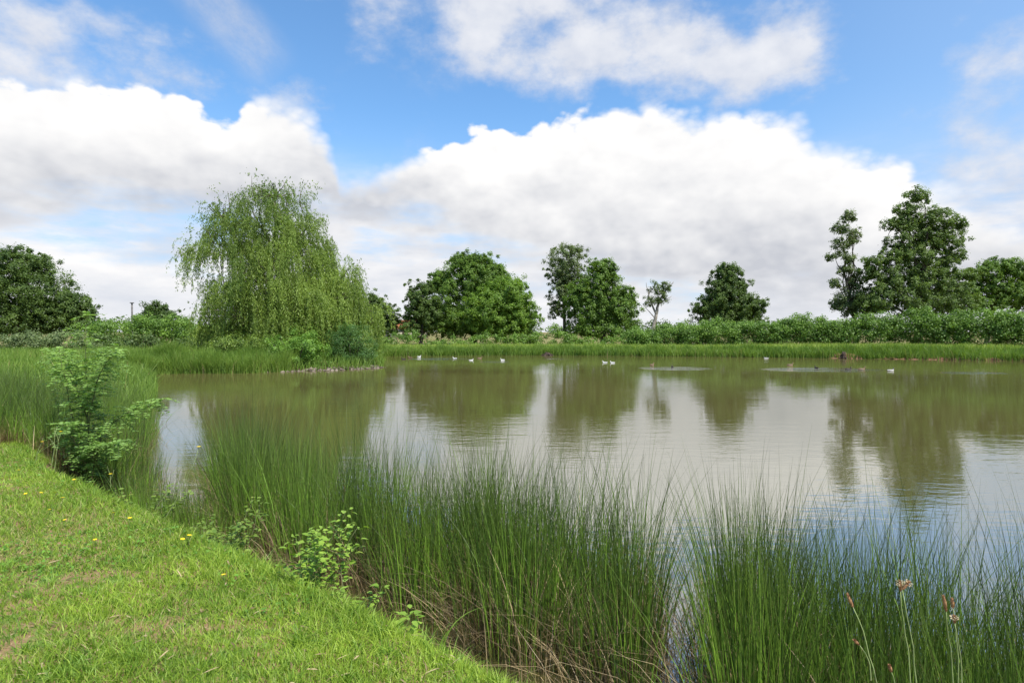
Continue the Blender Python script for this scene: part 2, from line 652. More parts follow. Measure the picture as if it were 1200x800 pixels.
def ground(X, Y):
    X, Y = np.asarray(X, float), np.asarray(Y, float)
    s = sdist(X, Y)
    near = sstep(11.5, 8.0, Y - 0.25 * np.minimum(X + 6, 0))  # lawn side
    H = 0.50 + 0.25 * near + 0.25 * sstep(20, 34, X) * sstep(20, 40, Y)
    w = 2.6 - 1.95 * near
    up = H * np.clip(s / w, 0, 1) ** 0.8
    land = np.where(s > w, H, up) + 0.03 * vnoise(X, Y, 0.8, 1) * sstep(0.3, 2, s) * (1 - 0.6 * near) \
        + 0.012 * vnoise(X, Y, 3.0, 2) * sstep(0.3, 1, s)
    far = np.hypot(X, Y)
    land = land + 0.5 * sstep(70, 130, far) + 0.0015 * np.maximum(far - 130, 0)
    water = -0.5 * sstep(0, 1.6, -s) - 0.02
    return np.where(s > 0, land, water)


def build_ground():
    r = np.concatenate([np.linspace(0.15, 12, 90), np.geomspace(12.3, 80, 130), np.geomspace(84, 3000, 40)])
    a = np.concatenate([np.linspace(-62, 62, 330), np.linspace(64, 296, 60)]) * np.pi / 180
    R, A = np.meshgrid(r, a, indexing='ij')
    X, Y = R * np.sin(A), R * np.cos(A)
    Z = ground(X, Y)
    V = np.stack([X, Y, Z], -1).reshape(-1, 3)
    n, m_ = X.shape
    idx = np.arange(n * m_).reshape(n, m_)
    f = np.stack([idx[:-1], idx[1:], np.roll(idx[1:], -1, 1), np.roll(idx[:-1], -1, 1)], -1).reshape(-1, 4)
    V = np.concatenate([V, [[0, 0, float(ground(0, 0))]]])
    tri = np.stack([idx[0], np.roll(idx[0], -1), np.full(m_, n * m_)], -1)
    m, nt, out = new_mat('ground_soil_and_turf')
    pos = objco(nt)
    sp = nt.nodes.new('ShaderNodeSeparateXYZ')
    nt.links.new(pos, sp.inputs[0])
    z = Ex(nt, sp.outputs[2])
    n1 = noise(nt, pos, 0.9, 5.0, 0.6)
    n2 = noise(nt, pos, 9.0, 6.0, 0.65)
    n3 = noise(nt, pos, 0.07, 4.0, 0.55)
    turf = mixc(nt, n1.ss(0.35, 0.65), (0.06, 0.115, 0.02), (0.13, 0.20, 0.04))
    turf = mixc(nt, n3.ss(0.45, 0.6), turf, (0.14, 0.22, 0.05))
    soil = mixc(nt, n2.ss(0.3, 0.7), (0.13, 0.082, 0.042), (0.28, 0.185, 0.10))
    c = mixc(nt, n2.ss(0.40, 0.56), turf, soil)
    mud = mixc(nt, n2.ss(0.35, 0.65), (0.035, 0.026, 0.016), (0.085, 0.06, 0.035))
    c = mixc(nt, (z + n2 * 0.16).ss(0.62, 0.30), c, mud)
    p = principled(nt, out, c, 0.95, 0.1)
    b = nt.nodes.new('ShaderNodeBump')
    b.inputs['Strength'].default_value = 0.5
    b.inputs['Distance'].default_value = 0.03
    nt.links.new(n2.s, b.inputs['Height'])
    nt.links.new(b.outputs[0], p.inputs['Normal'])
    o = npmesh('ground', V, [f, tri], m, smooth=True)
    tag(o, 'grassy ground and muddy banks round the pond', 'ground', kind='structure')


build_ground()

RIPPLES = [((1.9, 31.5), 9), ]


def build_water():
    m, nt, out = new_mat('pond_water')
    pos = objco(nt)
    sp = nt.nodes.new('ShaderNodeSeparateXYZ')
    nt.links.new(pos, sp.inputs[0])
    x, y = Ex(nt, sp.outputs[0]), Ex(nt, sp.outputs[1])
    # muddy green-brown body colour
    n0 = noise(nt, pos, 0.06, 3.0, 0.5)
    c = mixc(nt, n0.ss(0.35, 0.65), (0.090, 0.082, 0.026), (0.112, 0.098, 0.034))
    p = principled(nt, out, c, 0.025, 0.5)
    p.inputs['IOR'].default_value = 6.0
    # wind ripples: long crests across the view, patches of calmer and rougher water
    calm = noise(nt, comb(nt, x * 0.05, y * 0.12, 0.0), 1.0, 3.0, 0.5).ss(0.36, 0.66)
    w1 = noise(nt, comb(nt, x * 0.9, y * 2.6, 0.0), 1.0, 3.0, 0.5, 0.3)
    w2 = noise(nt, comb(nt, x * 3.5, y * 9.0, 3.0), 1.0, 3.0, 0.55, 0.4)
    h = w1 * 0.0056 * (calm * 0.8 + 0.4) + w2 * 0.0030 * (calm * 1.0 + 0.2)
    # water broken up by swimming ducks
    def patch(cx, cy, rx, ry):
        u = (x - cx) / rx
        v = (y - cy) / ry
        return (1.0 - (u * u + v * v)).clamp()
    d = None
    for q in WAKES:
        k = patch(*q)
        d = k if d is None else d.mx(k)
    chop = noise(nt, comb(nt, x * 2.2, y * 3.6, 7.0), 1.0, 4.0, 0.6)
    brk = noise(nt, comb(nt, x * 0.35, y * 1.9, 5.0), 1.0, 3.0, 0.6) - 0.5
    d = d.ss(0.0, 0.5) * (brk * 5.0 + 0.35).clamp()
    h = h + chop * d * 0.06
    b = nt.nodes.new('ShaderNodeBump')
    b.inputs['Strength'].default_value = 1.0
    b.inputs['Distance'].default_value = 1.0
    nt.links.new(h.s, b.inputs['Height'])
    nt.links.new(b.outputs[0], p.inputs['Normal'])
    V = [(-30, -25, 0), (90, -25, 0), (90, 75, 0), (-30, 75, 0)]
    o = npmesh('water', np.array(V), np.array([[0, 1, 2, 3]]), m)
    tag(o, 'calm muddy green pond water mirroring trees and clouds', 'water', kind='structure')


def wpt(px, py, z=0.0):
    """point on the level z seen at a photo pixel"""
    D = F * (EYE - z) / (py - HOR)
    return ((px - 600) / F * D, D)


WAKES = []
for (x0, x1, yy, ry) in ((885, 1050, 433.0, 2.6), (745, 840, 431.5, 2.2), (475, 560, 420.5, 2.5), (640, 668, 420.5, 1.8), (1095, 1190, 437, 1.2), (560, 600, 424, 1.5)):
    a, b = wpt(x0, yy), wpt(x1, yy)
    WAKES.append(((a[0] + b[0]) / 2, a[1], (b[0] - a[0]) / 2, ry))
build_water()


# ------------------------------------------------------------------ trees
def W(px, py, D):
    return np.array([(px - 600) / F * D, D, EYE + (HOR - py) / F * D])


def crown(lobes, D, leaf, mat, parent, origin, clump=0.072, per=84, dens=1.0, flat=0.85, name='crown', fill=0.25, nmax=420):
    """lobes: (px, py, rx, ry[, depth offset m, depth radius factor]) -> clumps -> leaves"""
    G = Geo()
    cl = []
    for lb in lobes:
        px, py, rx, ry = lb[:4]
        dy = lb[4] if len(lb) > 4 else 0.0
        dens_l = lb[5] if len(lb) > 5 else 1.0
        c = W(px, py, D); c[1] += dy
        rxm, rzm = rx / F * D, ry / F * D
        rym = 0.5 * (rxm + rzm) * 0.95
        cr = max(0.32, clump * (rxm + rzm))
        n = int(np.clip(dens * dens_l * 1.35 * (rxm * rzm + rxm * rym + rzm * rym) / 3 * 4 * np.pi / (np.pi * cr * cr), 8, nmax))
        u = rdir(n)
        rad = np.where(rng.random(n) < fill, rng.uniform(0.25, 0.8, n), rng.uniform(0.78, 1.04, n))
        p = c + u * rad[:, None] * np.array([rxm, rym, rzm]) * (1 + 0.17 * rng.normal(size=(n, 1)))
        cl.append((p, u, np.full(n, cr) * rng.uniform(0.45, 1.45, n)))
    P = np.concatenate([c[0] for c in cl]); U = np.concatenate([c[1] for c in cl]); R = np.concatenate([c[2] for c in cl])
    tint = rng.uniform(0.2, 0.8, len(P))
    cnt = np.maximum(6, (per * rng.uniform(0.6, 1.3, len(P)))).astype(int)
    I = np.repeat(np.arange(len(P)), cnt)
    n = len(I)
    q = rdir(n) * (rng.random(n) ** 0.55 * np.where(rng.random(n) < 0.22, rng.uniform(1.0, 1.75, n), 1.0))[:, None]
    q[:, 2] *= flat
    pos = P[I] + q * R[I][:, None]
    nrm = unit(q * 0.7 + U[I] * 0.5 + np.array([0, 0, 0.55]) + rng.normal(size=(n, 3)) * 0.45)
    d = np.cross(nrm, rdir(n))
    L = leaf * 0.74 * rng.uniform(0.6, 1.4, n)
    V, f = leaf_quads(pos, d, nrm, L, L * rng.uniform(0.55, 0.85, n))
    var = np.clip(tint[I] + rng.normal(size=n) * 0.16, 0, 1)
    G.add(V, f, np.repeat(var, 4))
    o = G.build(name, mat, parent, origin=origin)
    return P, R


def limbs(base, targets, r0, mat, parent, origin, extra=(), name='trunk', twigs=None, lean=(0, 0), fork=0.35, top=None):
    G = Geo()
    base = np.asarray(base, float)
    T = np.asarray(targets, float)
    topz = T[:, 2].max() if top is None else top
    Hh = topz - base[2]
    cx = T[:, 0].mean(); cy = T[:, 1].mean()
    tp = np.array([cx + lean[0], cy + lean[1], base[2] + Hh * 0.78])
    tr = wiggle(base - np.array([0, 0, 0.3]), tp, 9, 0.05)
    rr = np.linspace(1, 0.28, 9) * r0
    rr[0] *= 1.35
    tube(G, tr, rr, 8)
    for t in T:
        k = min(7, max(1, int(np.searchsorted(tr[:, 2], base[2] + (t[2] - base[2]) * rng.uniform(0.3, 0.6)))))
        p0 = tr[k]
        L = np.linalg.norm(t - p0)
        r = rr[k] * 0.6
        tube(G, wiggle(p0, t, 7, 0.09, 0.06), np.linspace(r, r * 0.25, 7), 6)
    if twigs is not None:
        for p in twigs:
            j = np.argmin(((T - p) ** 2).sum(1))
            tube(G, wiggle(T[j], p, 5, 0.12), np.linspace(r0 * 0.16, r0 * 0.05, 5), 4)
    return G.build(name, mat, parent, smooth=True, origin=origin)


def tree(name, label, base_px, D, lobes, leaf_m, leaf=0.24, bark='bark', r0=0.28, group=None, twig_n=40, gz=None, lean=(0, 0), cat='tree', **kw):
    bx = (base_px - 600) / F * D
    bz = float(ground(bx, D)) if gz is None else gz
    t = empty(name, (bx, D, bz))
    tag(t, label, cat, group)
    org = (bx, D, bz)
    P, R = crown(lobes, D, leaf, M[leaf_m], t, org, **kw)
    tg = []
    for lb in lobes:
        c = W(lb[0], lb[1], D)
        if len(lb) > 4: c[1] += lb[4]
        tg.append(c)
    tw = P[rng.choice(len(P), min(twig_n, len(P)), replace=False)]
    limbs((bx, D, bz), tg, r0, M[bark], t, org, twigs=tw, lean=lean)
    return t


G_FAR = 'trees across the pond'
# dark tree far left
tree('broadleaf_tree', 'large dark green tree at the far left edge beyond the pale weeds', 22, 62,
     [(10, 335, 55, 40), (-40, 340, 50, 45), (50, 345, 42, 34), (82, 362, 28, 20), (25, 312, 30, 20), (10, 375, 60, 22), (70, 378, 40, 14)],
     'oak_dark', leaf=0.22, group=G_FAR, r0=0.4)
# tree just right of the willow
tree('broadleaf_tree', 'small rounded dark tree peeping out just right of the willow', 448, 84,
     [(438, 368, 16, 22), (452, 376, 18, 18), (430, 380, 18, 16)], 'oak_dark', leaf=0.24, r0=0.25, group=G_FAR, twig_n=15)
# group of three oaks
tree('broadleaf_tree', 'slim dark airy tree on the left flank of the big round oak', 492, 82,
     [(490, 352, 15, 20), (488, 378, 17, 18), (500, 338, 10, 9), (505, 365, 14, 18)], 'oak_dark', leaf=0.25, r0=0.25, group=G_FAR, dens=0.75)
tree('oak_tree', 'big round dark green oak, the widest crown on the far bank', 556, 86,
     [(556, 328, 38, 26), (534, 350, 32, 32), (582, 348, 32, 32), (552, 309, 24, 12, 0), (516, 330, 13, 13), (578, 322, 16, 14), (555, 375, 62, 20), (525, 377, 34, 18, -1.5)],
     'oak_mid', leaf=0.26, r0=0.5, group=G_FAR, dens=1.15)
tree('broadleaf_tree', 'lighter green tree standing in front of the big round oak', 592, 80,
     [(592, 345, 28, 20), (580, 365, 36, 22), (610, 368, 22, 20), (592, 382, 36, 14), (566, 352, 16, 10)],
     'oak_light', leaf=0.25, r0=0.25, group=G_FAR)
# pair in the middle
tree('broadleaf_tree', 'tall airy grey green tree, left one of the middle pair', 664, 84,
     [(664, 304, 24, 18), (655, 322, 18, 16), (672, 326, 18, 16), (660, 345, 18, 16), (652, 362, 12, 12), (672, 294, 12, 8)],
     'grey_leaf', leaf=0.23, bark='bark', r0=0.28, group=G_FAR, dens=0.55, per=60, fill=0.4, twig_n=70)
tree('broadleaf_tree', 'dense dark green tree, right one of the middle pair', 706, 80,
     [(704, 340, 26, 26), (690, 360, 28, 24), (722, 362, 24, 24), (706, 318, 17, 14), (733, 348, 12, 12), (704, 382, 42, 16), (680, 345, 16, 16)],
     'oak_mid', leaf=0.25, r0=0.35, group=G_FAR)
# cone shaped tree
tree('broadleaf_tree', 'broad cone shaped tree standing alone above the hedge', 854, 82,
     [(852, 322, 17, 13), (850, 338, 26, 14), (856, 355, 36, 16), (834, 360, 22, 12), (880, 362, 18, 12), (855, 374, 40, 10)],
     'oak_dark', leaf=0.24, r0=0.28, group=G_FAR)
# trees on the right
tree('broadleaf_tree', 'slender sparse tree with ragged top left of the tall right tree', 1002, 66,
     [(992, 254, 9, 8), (986, 268, 11, 6), (998, 274, 9, 7), (988, 286, 14, 7), (977, 300, 10, 5), (994, 302, 9, 6), (990, 316, 12, 6), (1003, 328, 12, 9),
      (978, 332, 9, 5), (1000, 348, 19, 17), (1006, 360, 24, 10), (985, 356, 12, 9)],
     'grey_leaf', leaf=0.21, r0=0.22, group=G_FAR, dens=0.8, per=60, twig_n=60, lean=(-0.6, 0), clump=0.10)
tree('broadleaf_tree', 'tallest tree on the right with several leafy tiers', 1072, 64,
     [(1074, 230, 14, 9), (1062, 246, 15, 8), (1046, 264, 14, 8), (1064, 260, 14, 10), (1094, 258, 24, 13), (1120, 264, 12, 8), (1082, 276, 26, 13), (1106, 282, 22, 12),
      (1056, 288, 20, 13), (1118, 298, 12, 9), (1074, 302, 28, 16), (1032, 306, 20, 11), (1018, 320, 12, 9), (1046, 328, 28, 16), (1076, 328, 28, 18), (1104, 312, 18, 13), (1110, 336, 26, 16),
      (1056, 352, 44, 18), (1096, 354, 36, 17), (1126, 358, 24, 14), (1026, 348, 22, 18), (1134, 322, 14, 8)],
     'oak_airy', leaf=0.20, r0=0.4, group=G_FAR, dens=0.78, twig_n=110, clump=0.085, fill=0.35)
tree('broadleaf_tree', 'flat topped dark tree at the right edge behind the hedge', 1156, 68,
     [(1150, 320, 22, 9), (1174, 311, 22, 9), (1196, 320, 22, 11), (1166, 334, 24, 10), (1215, 330, 26, 20), (1190, 346, 28, 13), (1136, 340, 16, 10), (1205, 348, 26, 18), (1150, 354, 24, 12)],
     'oak_mid', leaf=0.22, r0=0.26, group=G_FAR, dens=0.75, twig_n=60, clump=0.085)


# broken ivy-topped trunk
def snag():
    D = 76
    bx = (764 - 600) / F * D
    bz = float(ground(bx, D))
    t = empty('dead_tree', (bx, D, bz))
    tag(t, 'half dead leaning tree with bare forked trunk between the cone tree and the dense pair', 'tree')
    org = (bx, D, bz)
    crown([(768, 338, 8, 8), (775, 348, 9, 8), (763, 352, 8, 7), (780, 337, 8, 6)], D, 0.2, M['grey_leaf'], t, org, per=40, dens=0.9, clump=0.16)
    G = Geo()
    for p, q, r, s in (((764, 392), (769, 368), .28, .2), ((769, 368), (772, 352), .2, .14), ((772, 352), (783, 336), .14, .08),
                       ((783, 336), (789, 330), .08, .03), ((769, 368), (760, 346), .14, .07), ((760, 346), (757, 331), .07, .02),
                       ((760, 346), (768, 334), .06, .02), ((772, 356), (787, 347), .10, .03), ((767, 372), (756, 360), .08, .02), ((783, 336), (778, 329), .06, .02)):
        a, b = W(*p, D), W(*q, D)
        tube(G, wiggle(a, b, 5, 0.06), np.linspace(r, s, 5), 6)
    G.build('trunk', M['bark_pale'], t, smooth=True, origin=org)


snag()


# ------------------------------------------------------------------ hedges and shrubs
def hedge(name, label, pts, mat, n, leaf=0.2, depth=1.8, cr=(0.45, 0.85), per=46, cat='hedge', base_drop=0.0, seed=3):
    """pts: (px, top py, D) along the hedge"""
    pts = np.array(pts, float)
    t = np.sort(rng.uniform(0, len(pts) - 1, n))
    px = np.interp(t, np.arange(len(pts)), pts[:, 0])
    D = np.interp(t, np.arange(len(pts)), pts[:, 2])
    tp = np.interp(t, np.arange(len(pts)), pts[:, 1])
    X = (px - 600) / F * D
    dy = rng.uniform(-1, 1, n)
    Y = D + dy * depth
    gz = ground(X, Y)
    top = EYE + (HOR - tp) / F * D + 0.55 * vnoise(X, Y * 0, 0.7, seed) + 0.35 * vnoise(X, Y * 0, 3.0, seed + 1)
    R = rng.uniform(*cr, n)
    u = rng.random(n) ** 0.6
    Z = gz + (top - gz - R) * u * (1 - 0.25 * np.abs(dy) ** 2)
    mid = len(pts) // 2
    org = ((pts[mid, 0] - 600) / F * pts[mid, 2], pts[mid, 2], 0.4)
    e = empty(name, org)
    tag(e, label, cat)
    P = np.stack([X, Y, Z], 1)
    cnt = (per * rng.uniform(0.6, 1.3, n)).astype(int)
    I = np.repeat(np.arange(n), cnt)
    m = len(I)
    q = rdir(m) * (rng.random(m) ** 0.45)[:, None]
    q[:, 2] *= 0.7
    pos = P[I] + q * R[I][:, None]
    nrm = unit(q * 0.8 + np.array([0, -0.25, 0.5]) + rng.normal(size=(m, 3)) * 0.45)
    d = np.cross(nrm, rdir(m))
    L = leaf * rng.uniform(0.6, 1.4, m)
    V, f = leaf_quads(pos, d, nrm, L, L * rng.uniform(0.5, 0.8, m))
    tint = rng.uniform(0.15, 0.85, n)
    G = Geo()
    G.add(V, f, np.repeat(np.clip(tint[I] + rng.normal(size=m) * 0.15, 0, 1), 4))
    G.build('foliage', mat, e, origin=org)
    for k in rng.choice(n, min(14, n), replace=False):
        G = Geo()
        p = P[k]
        b = np.array([p[0] + rng.normal() * 0.3, p[1] + rng.normal() * 0.2, float(ground(p[0], p[1])) - 0.1])
        tube(G, wiggle(b, p, 5, 0.1), np.linspace(0.05, 0.015, 5), 5)
        G.build('stem', M['bark'], e, smooth=True, origin=org)
    return e


hedge('hedge', 'long bushy green hedge under the tall trees on the right bank', [(735, 380, 70), (800, 373, 69), (860, 374, 68), (930, 365, 65), (1000, 365, 62), (1080, 360, 59), (1160, 358, 56), (1230, 360, 54), (1330, 360, 50)],
      M['hedge'], 2000, leaf=0.16, per=80)
hedge('bushes', 'low scrub between the oak group and the middle pair of trees', [(440, 391, 74), (520, 388, 76), (600, 387, 76), (640, 384, 76), (680, 389, 76), (760, 385, 74)],
      M['hedge'], 330, depth=1.2, cr=(0.35, 0.7), cat='bushes')
hedge('hedge', 'dull green hedge on the left between the dark tree and the willow', [(95, 368, 56), (150, 366, 56), (200, 362, 55), (250, 366, 54), (300, 370, 54)], M['hedge'], 480, leaf=0.16, per=70)
hedge('bramble_thicket', 'low bramble thicket in front of the left hedge', [(100, 392, 50), (170, 387, 50), (240, 390, 49), (290, 392, 48)], M['hedge_dull'], 200, cr=(0.3, 0.55), depth=1.0, cat='thicket')
tree('elder_bush', 'small dark bushy treetop poking above the left hedge', 186, 57, [(184, 362, 12, 9), (190, 374, 24, 12), (176, 374, 13, 9)], 'oak_dark', leaf=0.2, r0=0.1, twig_n=10, cat='bush')
hedge('willow_scrub', 'pale silvery scrub at the foot of the dark tree on the far left', [(-40, 386, 46), (20, 384, 46), (60, 385, 46), (110, 390, 46)], M['pale_weed'], 190, leaf=0.13, per=80, cr=(0.3, 0.6), depth=1.0, cat='bush')


# far-off wood closing the horizon
def far_wood():
    n = 900
    a = rng.uniform(-60, 60, n) * np.pi / 180
    D = rng.uniform(210, 260, n)
    X, Y = D * np.sin(a), D * np.cos(a)
    gz = ground(X, Y)
    R = rng.uniform(1.2, 2.4, n)
    H = 4.2 + 1.8 * vnoise(X, Y, 0.06, 12)
    Z = gz + (H) * rng.random(n) ** 0.6
    I = np.repeat(np.arange(n), 34)
    m = len(I)
    q = rdir(m) * (rng.random(m) ** 0.4)[:, None]
    pos = np.stack([X, Y, Z], 1)[I] + q * R[I][:, None]
    nrm = unit(q + np.array([0, 0, 0.5]) + rng.normal(size=(m, 3)) * 0.4)
    V, f = leaf_quads(pos, np.cross(nrm, rdir(m)), nrm, rng.uniform(0.5, 1.0, m), rng.uniform(0.4, 0.8, m))
    G = Geo()
    G.add(V, f, np.repeat(np.clip(rng.uniform(0.1, 0.9, n)[I], 0, 1), 4))
    o = G.build('distant_wood', M['oak_dark'])
    tag(o, 'low line of distant woodland along the horizon', 'woodland', kind='stuff')


far_wood()


# ------------------------------------------------------------------ weeping willow
def willow():
    D = 43.0
    bx = (325 - 600) / F * D
    bz = float(ground(bx, D))
    e = empty('willow_tree', (bx, D, bz))
    tag(e, 'tall weeping willow with trailing light green branches at the end of the left bank', 'tree')
    org = (bx, D, bz)
    # domes the branches spill from: px, py, rx, ry, depth offset
    domes = [(308, 268, 58, 50, 0), (276, 300, 50, 46, -0.5), (345, 300, 48, 60, -0.8), (322, 232, 40, 22, 0.2), (372, 345, 36, 44, 0.3), (412, 370, 30, 40, 0.8),
             (278, 352, 26, 44, -1.2), (330, 335, 52, 46, -2.0), (262, 258, 28, 26, 0.3), (280, 388, 24, 22, -1.5), (300, 375, 44, 40, -2.2), (365, 370, 44, 40, -1.8), (330, 370, 50, 50, 1.5), (425, 385, 18, 34, 0.2), (398, 335, 28, 34, 0.0), (385, 360, 40, 40, -1.0)]
    starts, outs, ctint, clen = [], [], [], []
    for k, (px, py, rx, ry, dy) in enumerate(domes):
        c = W(px, py, D); c[1] += dy
        nc = int(rx * ry / 40)
        u = rdir(nc)
        u[:, 2] = np.abs(u[:, 2]) - 0.18
        u = unit(u)
        rad = rng.uniform(0.5, 1.04, nc)
        pc = c + u * rad[:, None] * np.array([rx, 0.9 * (rx + ry) / 2, ry]) * D / F
        kk = rng.integers(4, 13, nc)
        ii = np.repeat(np.arange(nc), kk)
        p = pc[ii] + rng.normal(size=(len(ii), 3)) * np.array([0.30, 0.30, 0.20])
        u = u[ii]
        ctint.append(rng.normal(size=nc)[ii])
        clen.append(rng.uniform(0.35, 1.15, nc)[ii])
        starts.append(p); outs.append(u)
    P = np.concatenate(starts); U = np.concatenate(outs)
    CT = np.concatenate(ctint); CL = np.concatenate(clen)
    n = len(P)
    # drop lengths: long at the skirts, short near the crown top
    zmin = 0.75
    hgt = np.clip(P[:, 2] - zmin, 0.6, None)
    topness = sstep(7.5, 11.5, P[:, 2])
    Lh = np.minimum(hgt, rng.uniform(2.2, 4.8, n) * CL * (1 - 0.66 * topness)) * rng.uniform(0.85, 1, n)
    left = sstep(-16, -20, P[:, 0])
    Lh *= 1 - 0.35 * left * (P[:, 2] > 4)
    out = np.stack([U[:, 0], U[:, 1] * 0.8, np.zeros(n)], 1) * rng.uniform(0.25, 0.9, n)[:, None]
    per = np.maximum(14, (Lh * 38)).astype(int)
    I = np.repeat(np.arange(n), per)
    m = len(I)
    t = rng.random(m)
    c = P[I] + out[I] * (1 - (1 - t[:, None]) ** 2.2) * 0.9
    c[:, 2] += 0.28 * np.sin(np.minimum(t * 2.2, 3.14)) * (1 - t) - Lh[I] * t ** 1.25
    sw = rng.normal(size=(n, 2)) * 0.16
    c[:, :2] += sw[I] * t[:, None] ** 2
    c += rng.normal(size=(m, 3)) * 0.045
    d = unit(np.stack([rng.normal(size=m) * 0.5, rng.normal(size=m) * 0.5, -0.9 - 0.5 * rng.random(m)], 1))
    nrm = unit(rng.normal(size=(m, 3)) * np.array([1, 1, 0.4]) + np.array([0, -0.2, 0.1]))
    L = rng.uniform(0.10, 0.20, m)
    V, f = leaf_quads(c, d, nrm, L, L * rng.uniform(0.20, 0.32, m))
    tint = np.clip(0.36 + 0.14 * CT + 0.2 * rng.random(n) + 0.22 * sstep(-17.6, -15.4, P[:, 0]) - 0.10 * topness, 0, 1)
    G = Geo()
    G.add(V, f, np.repeat(np.clip(tint[I] + rng.normal(size=m) * 0.13, 0, 1), 4))
    # loose leafy sprays inside the upper crown
    n2 = 420
    k = rng.choice(n, n2)
    q = P[k] + rng.normal(size=(n2, 3)) * 0.35
    I2 = np.repeat(np.arange(n2), 26)
    m2 = len(I2)
    pp = q[I2] + rng.normal(size=(m2, 3)) * np.array([0.28, 0.28, 0.24])
    nr = unit(rng.normal(size=(m2, 3)) + np.array([0, 0, 0.4]))
    L2 = rng.uniform(0.13, 0.24, m2)
    V, f = leaf_quads(pp, np.cross(nr, rdir(m2)) + np.array([0, 0, -0.6]), nr, L2, L2 * 0.38)
    G.add(V, f, np.repeat(np.clip(rng.uniform(0.15, 0.6, n2)[I2] + rng.normal(size=m2) * 0.12, 0, 1), 4))
    G.build('crown', M['willow'], e, origin=org)
    # trunk and limbs
    G = Geo()
    b = np.array([bx, D, bz])
    fork = b + np.array([0.2, 0, 2.6])
    tube(G, wiggle(b - np.array([0, 0, 0.3]), fork, 6, 0.03), np.array([.62, .5, .45, .42, .42, .40]), 10)
    for (px, py, rx, ry, dy) in domes:
        c = W(px, py, D); c[1] += dy
        tube(G, wiggle(fork, c, 9, 0.07, 0.10), np.linspace(0.26, 0.07, 9), 7)
        for _ in range(9):
            u = rdir(1)[0]; u[2] = abs(u[2])
            tpt = c + u * np.array([rx, (rx + ry) / 2, ry]) * D / F * 0.85
            tube(G, wiggle(c, tpt, 6, 0.12), np.linspace(0.065, 0.015, 6), 5)
    # bare twigs above the crown
    for px, py in ((296, 207), (333, 212), (352, 220), (268, 225)):
        tube(G, wiggle(W(px + 4, py + 30, D), W(px, py, D), 5, 0.1), np.linspace(0.04, 0.01, 5), 4)
    k = rng.choice(n, 260, replace=False)
    for i in k:       # yellowish hanging twigs
        tt = np.linspace(0, 1, 6)[:, None]
        cc = P[i] + out[i] * (1 - (1 - tt) ** 2.2) * 0.9
        cc[:, 2] += -Lh[i] * tt[:, 0] ** 1.25
        tube(G, cc, np.linspace(0.014, 0.005, 6), 3)
    G.build('trunk', M['bark'], e, smooth=True, origin=org)


willow()


def bush(name, label, px, py_base, D, lobes, mat, leaf=0.11, per=90, clump=0.14, r0=0.04):
    bx = (px - 600) / F * D
    bz = float(ground(bx, D))
    e = empty(name, (bx, D, bz))
    tag(e, label, 'bush')
    org = (bx, D, bz)
    P, R = crown(lobes, D, leaf, M[mat], e, org, clump=clump, per=per, name='foliage', flat=0.8)
    for p in P[::max(6, len(P) // 12)]:
        G = Geo()
        tube(G, wiggle(np.array([bx, D, bz - 0.1]) + rng.normal(size=3) * np.array([.15, .15, 0]), p, 5, 0.1), np.linspace(r0, r0 * 0.3, 5), 5)
        G.build('stem', M['bark'], e, smooth=True, origin=org)


bush('shrub', 'round bright green shrub under the willow at the water edge', 346, 430, 37.3, [(346, 406, 30, 20), (326, 414, 20, 16), (366, 410, 18, 18), (347, 424, 36, 10)], 'shrub_bright')
bush('shrub', 'dark feathery green shrub under the right side of the willow', 410, 428, 39.6, [(412, 400, 24, 22), (398, 412, 20, 16), (424, 412, 18, 16), (409, 422, 28, 9), (414, 386, 9, 9), (396, 392, 10, 9)], 'shrub_blue', leaf=0.09)
bush('shrub', 'low trailing shrub skirt on the left foot of the willow', 285, 425, 37.0, [(280, 402, 26, 10), (300, 408, 26, 10), (262, 404, 18, 8)], 'willow', leaf=0.12)


# ------------------------------------------------------------------ sedges and meadow grass as ground cover
def band(name, label, cat, mat, n, region, hmean, width, lean=0.25, nseg=3, hvar=0.25, patchy=0.5):
    """blades scattered over region(n)->X,Y"""
    X, Y = region(n)
    z = ground(X, Y)
    H = hmean * (1 + hvar * rng.normal(size=len(X)) * 0.6 + 0.22 * vnoise(X, Y, 1.6, 21))
    H = np.clip(H, hmean * 0.35, hmean * 1.7)
    ln = rng.normal(size=(len(X), 2)) * lean
    V, f, k, t = strips(np.stack([X, Y, z - 0.02], 1), H, ln, width * rng.uniform(0.7, 1.3, len(X)), nseg)
    var = np.clip(0.5 + 0.22 * rng.normal(size=len(X)) + 0.12 * vnoise(X, Y, 0.9, 5), 0, 1)
    o = npmesh(name, V, f, mat, None, {'var': np.repeat(var, k), 't': t})
    tag(o, label, cat, kind='stuff')
    return o


def shore_region(xlo, xhi, ylo, yhi, s0, s1, clumpy=0.0, fn=None):
    def reg(n):
        xs, ys, got = [], [], 0
        while got < n:
            x = rng.uniform(xlo, xhi, n * 3)
            y = rng.uniform(ylo, yhi, n * 3)
            s = sdist(x, y)
            k = (s > s0) & (s < s1)
            if clumpy:
                k &= (vnoise(x, y, 2.2, 31) * clumpy + rng.uniform(-1, 1, len(x))) > -0.55
            if fn is not None:
                k &= fn(x, y)
            xs.append(x[k]); ys.append(y[k]); got += k.sum()
        return np.concatenate(xs)[:n], np.concatenate(ys)[:n]
    return reg


